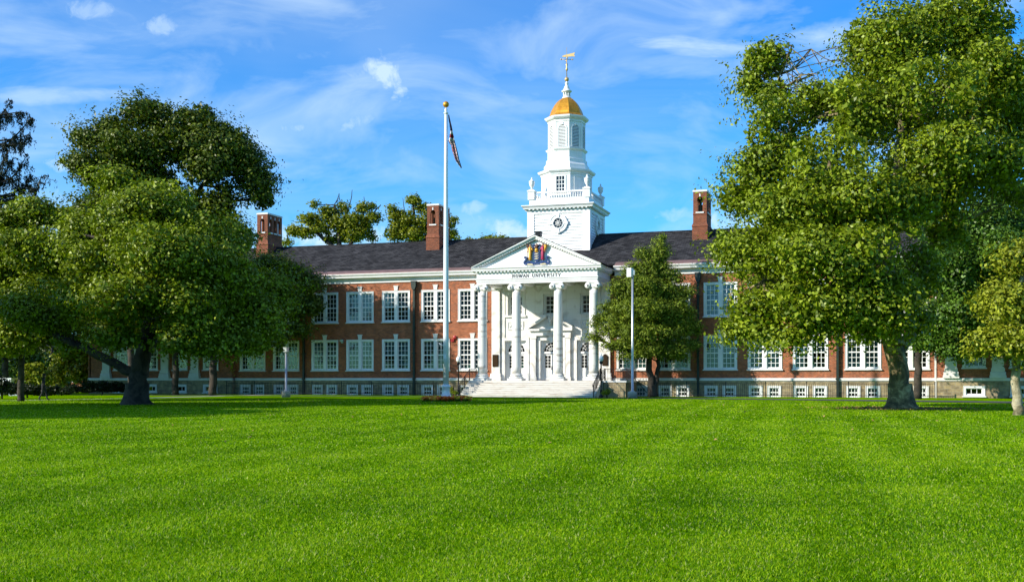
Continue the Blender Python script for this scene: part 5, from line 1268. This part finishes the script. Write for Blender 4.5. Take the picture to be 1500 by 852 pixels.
# spruce at the far left
def spruce():
    d = 76; base = gz(-30, 586, d); rng = np.random.default_rng(51)
    root = tag(empty('spruce_tree', base), 'gaunt dark spruce with drooping boughs at the upper left edge', 'tree'); b = MB(); PP, NN, AA = [], [], []
    top = at(-30, 95, d); limb(b, [base, base.lerp(top, .5), top], [.4, .25, .04], 8)
    boughs = [((-30, 185), (-5, 175), (17, 147)), ((-30, 172), (0, 168), (31, 164)), ((-30, 225), (15, 205), (46, 173)), ((-30, 210), (10, 205), (45, 198)), ((-30, 205), (10, 212), (34, 210)), ((-30, 262), (-5, 250), (14, 219)), ((-30, 270), (15, 262), (40, 226)), ((-30, 285), (20, 285), (30, 240)), ((-30, 265), (0, 262), (20, 230)), ((-30, 300), (25, 290), (44, 255)), ((-30, 310), (40, 296), (61, 259)), ((-30, 290), (10, 285), (52, 268)), ((-30, 250), (0, 255), (18, 262)), ((-30, 325), (25, 310), (58, 292))]
    for k, q in enumerate(boughs):
        dz = rng.uniform(-1.5, 1.5); pts = [at(q[0][0], q[0][1], d), at(q[1][0], q[1][1], d+dz*.6), at(q[2][0], q[2][1], d+dz)]
        ln = limb(b, pts, [.09, .06, .02], 5, rng, .03)
        for p in ln[2:]:
            if rng.random() < .18: continue
            for r_ in range(rng.integers(2, 6)):
                e = p+Vector(rng.normal(size=3)*np.array([.42, .42, .15]))+Vector((0, 0, -.55*rng.random())); limb(b, [p, p.lerp(e, .6), e], [.015, .012, .008], 4)
                m = int(rng.integers(18, 46)); t = rng.random((m, 1)); o = np.array(p)*(1-t)+np.array(e)*t+rng.normal(size=(m, 3))*.05; o[:, 2] -= rng.random(m)**2*.55
                PP.append(o); NN.append(rng.normal(size=(m, 3))); AA.append(np.tile(np.array([0, 0, -1.0]), (m, 1))+rng.normal(size=(m, 3))*.3)
    for k in range(46):                                 # the side away from the frame and the lower boughs
        z = rng.uniform(3, 21); a = rng.uniform(1.6, 5.0); l = (23-z)*.2*rng.uniform(.5, 1.2); p_ = Vector((base.x, base.y, z)); e = p_+Vector((math.cos(a)*l, math.sin(a)*l, .1*l-.3))
        ln = limb(b, [p_, p_.lerp(e, .55)+Vector((0, 0, -.14*l)), e], [.06, .04, .015], 4, rng, .06)
        for p in ln[2:]:
            m = 30; o = np.array(p)+rng.normal(size=(m, 3))*np.array([.3, .3, .2]); o[:, 2] -= .25*rng.random(m); PP.append(o); NN.append(rng.normal(size=(m, 3))); AA.append(np.tile(np.array([0, 0, -1.0]), (m, 1)))
    tk_ = b.build('trunk', M['bark_dark'], root); tk_.matrix_parent_inverse = Matrix.Translation(-base)
    V = leaves(np.vstack(PP), np.vstack(NN), .22, rng, .30, .05, np.vstack(AA)); o = bpy.data.objects.new('crown', fast_mesh('crown', V, 4, M['leaf_spruce'])); col.objects.link(o); o.parent = root; o.matrix_parent_inverse = Matrix.Translation(-base)
spruce()
# thin trees behind the roof
d = 128
def far_tree(label, xb, trunk, lobes, limbs, seed, gap=-1.0, name='thin_tree'):
    base = gz(xb, 578, d)
    tree(name, label, 'tree', base, d, [(base, .42), tk(xb, 450, d, .36)]+[tk(*q) for q in trunk], px_lobes(d, lobes), M['leaf_far'], M['bark_dark'], leaf=.28, dens=1.25, per=34, cr=.62, seed=seed, core=.45, flare=False, twigs=9, gap=gap, shell=.3, limbs=limbs, group='trees behind the roof')
far_tree('sparse wide tree with bare twigs behind the roof, left of the middle chimney', 500, [(500, 380, d, .32), (495, 335, d, .2), (490, 300, d, .1)],
         [(430, 338, 0, 14, 10), (455, 322, 0, 20, 12), (448, 342, 0, 16, 10), (497, 283, 0, 7, 5), (500, 306, 0, 18, 12), (484, 320, 0, 20, 14), (520, 325, 0, 24, 16), (512, 345, 0, 26, 14), (548, 318, 0, 14, 10), (545, 302, 0, 9, 6), (460, 300, 0, 8, 6), (546, 345, 0, 12, 12), (488, 350, 0, 20, 10), (420, 356, 0, 10, 8), (470, 335, 0, 18, 12), (500, 330, 0, 22, 16), (532, 335, 0, 20, 14), (476, 308, 0, 12, 8), (530, 305, 0, 14, 9)],
         [([at(500, 375, d), at(475, 350, d), at(450, 335, d), at(425, 335, d)], [.3, .24, .14, .06]), ([at(500, 375, d), at(525, 340, d), at(545, 315, d), at(558, 300, d)], [.26, .18, .1, .05]), ([at(495, 335, d), at(512, 300, d), at(516, 278, d)], [.1, .06, .03]), ([at(528, 335, d), at(534, 305, d), at(533, 288, d)], [.1, .06, .03])], 61)
far_tree('fuller tree behind the roof, showing on both sides of the middle chimney', 612, [(612, 380, d, .3), (608, 335, d, .2), (605, 300, d, .1)],
         [(606, 294, 0, 15, 9), (580, 318, 0, 16, 14), (600, 322, 0, 22, 16), (578, 342, 0, 20, 14), (606, 345, 0, 26, 14), (632, 312, 0, 14, 14), (648, 330, 0, 18, 20), (664, 325, 0, 7, 10), (660, 345, 0, 14, 10), (630, 345, 0, 18, 14), (574, 306, 0, 9, 7), (618, 305, 0, 14, 9), (590, 335, 0, 18, 14), (620, 330, 0, 18, 14)],
         [([at(612, 370, d), at(635, 335, d), at(655, 315, d)], [.2, .13, .05]), ([at(610, 360, d), at(590, 330, d), at(580, 305, d)], [.2, .12, .05]), ([at(595, 330, d), at(592, 305, d), at(590, 290, d)], [.08, .05, .02])], 62, -1.4)
far_tree('low round tree top showing above the ridge beside the portico gable', 722, [(722, 400, d, .3), (722, 365, d, .2)], [(710, 354, 0, 16, 6), (735, 353, 0, 20, 7), (722, 351, 0, 14, 6), (722, 370, 0, 34, 16), (688, 353, 0, 8, 4)], [], 63, -2, 'round_tree')
# greenery past the left end of the building
def bush(name, label, cat, x, y, d, L, lm, seed, leaf=.2, dens=1.2, per=70, cr=.45, group=None, trunk=True):
    base = gz(x, y, d); tree(name, label, cat, base, d, [(base, .07), (base+Vector((0, 0, .5)), .05), (base+Vector((.05, 0, 1.0)), .03)], px_lobes(d, L), M[lm], M['bark_dark'], leaf=leaf, dens=dens, per=per, cr=cr, seed=seed, flare=False, twigs=2, gap=-1.2, group=group)
bush('small_tree', 'olive green small tree with ragged crown in sun past the left end of the building', 'tree', 112, 578, 110, [(105, 510, 0, 26, 26), (130, 525, 0, 24, 22), (95, 540, 0, 22, 22), (122, 550, 0, 26, 18), (85, 560, 0, 18, 14)], 'leaf_yellow', 71, .26, .5, 110, .8)
bush('shrub', 'rounded yellow green shrub right of the leftmost trunk', 'shrub', 50, 580, 92, [(48, 545, 0, 20, 18), (62, 556, 0, 18, 16), (40, 560, 0, 16, 14)], 'leaf_yellow', 72, .22, .8, 100, .55)
bush('hedge', 'long clipped dark hedge left of the plane tree trunk', 'hedge', 150, 578, 98, [(130, 568, 0, 16, 11), (150, 567, 0, 18, 11), (170, 567, 0, 18, 11), (186, 569, 0, 12, 10), (110, 571, 0, 14, 8)], 'leaf_hedge', 73, .15, 2.0, 60, .35)
bush('hedge', 'low dark hedge beside the walking person', 'hedge', 40, 583, 82, [(20, 570, 0, 16, 11), (38, 571, 0, 16, 10), (52, 571, 0, 14, 10), (75, 572, 0, 16, 9), (95, 573, 0, 14, 8)], 'leaf_hedge', 74, .15, 2.0, 60, .35)
bush('dark_shrub', 'dark rounded shrub below the white shelter roof', 'shrub', 3, 584, 78, [(4, 566, 0, 14, 14), (-12, 562, 0, 16, 18)], 'leaf_hedge', 75, .17, 1.6, 70, .4)
bush('yellow_shrub', 'yellowish low shrub beside the flagpole base', 'shrub', 664, 578, 84, [(662, 571, 0, 4, 6), (667, 575, 0, 5, 4)], 'leaf_yellow', 76, .10, 8, 40, .16)
bush('yellow_shrub', 'yellowish low shrub beside the right lantern post', 'shrub', 889, 579, 81, [(889, 574, 0, 6, 5), (884, 576, 0, 4, 3)], 'leaf_yellow', 77, .10, 8, 40, .16)
far = [(-40, 500, 140, 60, 70), (20, 520, 150, 50, 55), (75, 530, 155, 40, 45), (140, 500, 150, 40, 60), (185, 520, 145, 34, 50), (-110, 500, 140, 60, 70)]
wn = ['tall far tree behind the left edge greenery', 'far tree standing behind the white shelter', 'far tree above the low hedge', 'tall far tree behind the olive green small tree', 'far tree against the left end of the building', 'far tree outside the left edge']
for k, (x, y, dd, rx, ry) in enumerate(far):
    base = gz(x, 570, dd); tree('far_tree', wn[k], 'tree', base, dd, [(base, .3), (base+Vector((0, 0, 3)), .22), (base+Vector((.2, 0, 6)), .12)], px_lobes(dd, [(x, y, 0, rx*.7, ry*.7), (x-rx*.4, y+ry*.3, 0, rx*.6, ry*.5), (x+rx*.4, y+ry*.25, 0, rx*.6, ry*.55), (x, y+ry*.6, -1, rx*.8, ry*.4)]), M['leaf_maple'] if k % 2 else M['leaf_dark'], M['bark_dark'], leaf=.45, dens=.2, per=80, cr=1.5, seed=80+k, flare=False, twigs=2, gap=-.8, group='trees beyond the left end of the building')
# white-roofed shelter
q = gz(13, 580, 92); sh_ = tag(empty('shelter', q, .2), 'small white flat-roofed shelter behind the shrubs at the left edge', 'shelter')
b = MB(); b.box(-.62, .55, -.6, .9, 1.18, 1.5); b.build('roof', M['white'], sh_)
for x in (-.52, .45):
    b = MB(); b.box(x-.05, x+.05, -.5, -.4, 0, 1.179); b.build('post', M['white'], sh_)
b = MB(); b.box(-.47, .40, -.46, -.44, .2, 1.1); b.build('glass_panel', M['dglass'], sh_)
b = MB(); b.box(-.5, .43, .8, .86, 0, 1.179); b.build('back_wall', M['steel'], sh_)
# small brick house far left
q = gz(88, 570, 165); ho = tag(empty('brick_house', q, .3), 'small brick house far behind the left shrubs', 'house')
b = MB(); wall_holes(b, -5, 5, 0, 5.2, -3, [hole(x, 1.2, z, 1.5) for x in (-3, 0, 3) for z in (.9, 3.3)]); b.box(-5, 5, -2.6, 3, 0, 5.2); b.build('wall', M['brick'], ho)
b = MB(); b.prism_y([(-5.5, 5.2), (5.5, 5.2), (3.5, 7.4), (-3.5, 7.4)], -3.4, 3.4); b.build('roof', M['roof'], ho)
for x in (-3, 0, 3):
    for z in (.9, 3.3): b = MB(); sash(b, -.6, .6, 0, 1.5, 2, 4, -.02, .04); w_ = b.build('window', M['white'], ho, (x, -2.95, z)); g_ = MB(); g_.face([(-.55, .05, .05), (.55, .05, .05), (.55, .05, 1.45), (-.55, .05, 1.45)]); g_.build('pane', M['dglass'], w_)

# flower bed round the flagpole
def flower_bed():
    rng = np.random.default_rng(91); root = tag(empty('flower_bed', fp), 'ring of orange and yellow flowers around the flagpole base', 'flower bed')
    n = 2600; a = rng.uniform(0, 2*math.pi, n); r = np.sqrt(rng.uniform(.35**2, 1.55**2, n)); P = np.stack([r*np.cos(a), r*np.sin(a), rng.uniform(.02, .14, n)], 1)
    N = rng.normal(size=(n, 3))+np.array([0, 0, .8])
    o = bpy.data.objects.new('foliage', fast_mesh('bed foliage', leaves(P, N, .13, rng), 4, M['leaf_maple'])); col.objects.link(o); o.parent = root
    cm = lambda nm, c: plain(nm, c, .6, var=.25, scale=9)
    for nm, c, m, ph in (('orange_flowers', (.80, .20, .01), 700, 0), ('yellow_flowers', (.85, .58, .03), 420, 2), ('red_flowers', (.60, .06, .01), 320, 4)):
        a = rng.uniform(0, 2*math.pi, m); kp = np.sin(a*3+ph) > -.5; a = a[kp]; m = len(a); r = np.sqrt(rng.uniform(.5**2, 1.6**2, m)); C = np.stack([r*np.cos(a), r*np.sin(a), rng.uniform(.12, .26, m)], 1)
        P = np.repeat(C, 5, 0)+rng.normal(size=(m*5, 3))*.03; N = rng.normal(size=(m*5, 3))*.6+np.array([0, -.5, .7])
        o = bpy.data.objects.new(nm, fast_mesh(nm, leaves(P, N, .14, rng, .9), 4, cm(nm, c))); col.objects.link(o); o.parent = root
flower_bed()
# leaf litter at the foot of the big plane tree
def litter():
    rng = np.random.default_rng(92); c = gz(1321, 598, 52.6); n = 1500; a = rng.uniform(0, 2*math.pi, n); r = .9+np.abs(rng.normal(size=n))*1.1
    P = np.stack([c.x+r*np.cos(a)*1.2, c.y+r*np.sin(a), rng.uniform(.01, .06, n)], 1)
    m2 = 150; lat = rng.uniform(-20, 30, m2); dp = rng.uniform(22, 75, m2); Q = np.stack([lat*CT-dp*ST+CAMX, lat*ST+dp*CT+CAMY, rng.uniform(.03, .06, m2)], 1)
    P = np.vstack([P, Q]); N = rng.normal(size=P.shape)*.5+np.array([0, 0, 1.0])
    o = bpy.data.objects.new('fallen_leaves', fast_mesh('fallen leaves', leaves(P, N, .085, rng, .8), 4, plain('dry leaf', (.30, .19, .06), .8, var=.4, scale=3))); col.objects.link(o); tag(o, kind='stuff')
litter()

# walking person in the shade
def person():
    p = gz(63.5, 586.3, 72.5); q = 1.0
    J = {'pel': (0, 0, .93), 'wst': (0, 0, 1.10), 'chs': (.01, 0, 1.32), 'nck': (.03, 0, 1.48), 'hd0': (.05, 0, 1.56), 'hd1': (.06, 0, 1.70),
         'hl': (0, .10, .90), 'kl': (.16, .10, .50), 'al': (.22, .10, .09), 'tl': (.38, .10, .04), 'hr': (0, -.10, .90), 'kr': (-.04, -.10, .48), 'ar': (-.26, -.10, .14), 'tr': (-.14, -.10, .04),
         'sl': (.01, .19, 1.40), 'el': (-.10, .24, 1.13), 'wl': (-.04, .25, .90), 'fl': (-.02, .25, .80), 'sr': (.01, -.19, 1.40), 'er': (.08, -.25, 1.13), 'wr': (.22, -.25, .95), 'fr': (.28, -.25, .87)}
    Rr = {'pel': .15, 'wst': .135, 'chs': .155, 'nck': .055, 'hd0': .085, 'hd1': .09, 'hl': .10, 'kl': .065, 'al': .045, 'tl': .04, 'hr': .10, 'kr': .065, 'ar': .045, 'tr': .04, 'sl': .065, 'el': .05, 'wl': .035, 'fl': .035, 'sr': .065, 'er': .05, 'wr': .035, 'fr': .035}
    E_ = [('pel', 'wst'), ('wst', 'chs'), ('chs', 'nck'), ('nck', 'hd0'), ('hd0', 'hd1'), ('pel', 'hl'), ('hl', 'kl'), ('kl', 'al'), ('al', 'tl'), ('pel', 'hr'), ('hr', 'kr'), ('kr', 'ar'), ('ar', 'tr'), ('chs', 'sl'), ('sl', 'el'), ('el', 'wl'), ('wl', 'fl'), ('chs', 'sr'), ('sr', 'er'), ('er', 'wr'), ('wr', 'fr')]
    ks = list(J); me = bpy.data.meshes.new('person'); me.from_pydata([J[k] for k in ks], [(ks.index(a), ks.index(c)) for a, c in E_], [])
    o = bpy.data.objects.new('person', me); col.objects.link(o); o.location = p; o.rotation_euler = (0, 0, .5)
    o.modifiers.new('skin', 'SKIN')
    for i, k in enumerate(ks):
        s = me.skin_vertices[0].data[i]; s.radius = (Rr[k], Rr[k]); s.use_root = (k == 'pel')
    sm = o.modifiers.new('sub', 'SUBSURF'); sm.levels = 2; sm.render_levels = 2
    me.materials.append(plain('dark clothing', (.02, .02, .026), .85, var=.3))
    tag(o, 'person in dark clothes walking in the shade by the left hedge', 'person')
    h = MB(); h.ball((.04, 0, 1.69), .11, .105, .11, 12); h.ball((.0, 0, 1.62), .08, .09, .10, 10); h.build('hair', plain('dark hair', (.02, .014, .01), .7), o)
    f = MB(); f.ball((.105, 0, 1.60), .055, .07, .085, 10); f.ball((.165, 0, 1.60), .016, .014, .02, 6); f.build('face', plain('skin', (.35, .2, .14), .6), o)
person()

# ------------------------------------------------------------------ grass blades
def grass():
    rng = np.random.default_rng(7); V = []
    for z0, z1, dens, L, W in ((6.6, 10, 6500, .030, .0042), (10, 15, 3600, .030, .0058), (15, 23, 1500, .031, .0085), (23, 36, 560, .032, .013), (36, 56, 190, .032, .021), (56, 79, 70, .032, .032)):
        area = (1500/FPX)*1.16*(z1*z1-z0*z0)/2; n = int(area*dens)
        dd = np.sqrt(rng.uniform(z0*z0, z1*z1, n)); lat = (rng.random(n)-.5)*dd*(1500/FPX)*1.16
        P = np.stack([lat*CT-dd*ST+CAMX, lat*ST+dd*CT+CAMY, np.zeros(n)], 1); P = P[P[:, 1] < -10.0-np.maximum(0, P[:, 0]-6)*.36]; n = len(P)
        lane = np.sign(np.sin(3.3*(P[:, 0]+.07*P[:, 1]+.8))); a = np.where(rng.random(n) < .32, lane*math.pi/2+rng.normal(size=n)*.8, rng.uniform(0, 2*math.pi, n)); lean = np.abs(rng.normal(size=n))*.6+.35; l = L*rng.uniform(.55, 1.35, n)
        up = np.stack([np.sin(lean)*np.cos(a), np.sin(lean)*np.sin(a), np.cos(lean)], 1)*l[:, None]; t = rng.uniform(0, 2*math.pi, n); s = np.stack([np.cos(t), np.sin(t), np.zeros(n)], 1)*(W*rng.uniform(.6, 1.3, n))[:, None]
        T = np.empty((n, 3, 3)); T[:, 0] = P-s; T[:, 1] = P+s; T[:, 2] = P+up; V.append(T.reshape(-1, 3))
    o = bpy.data.objects.new('grass', fast_mesh('grass', np.vstack(V), 3, M['blade'])); col.objects.link(o); tag(o, kind='stuff')
grass()
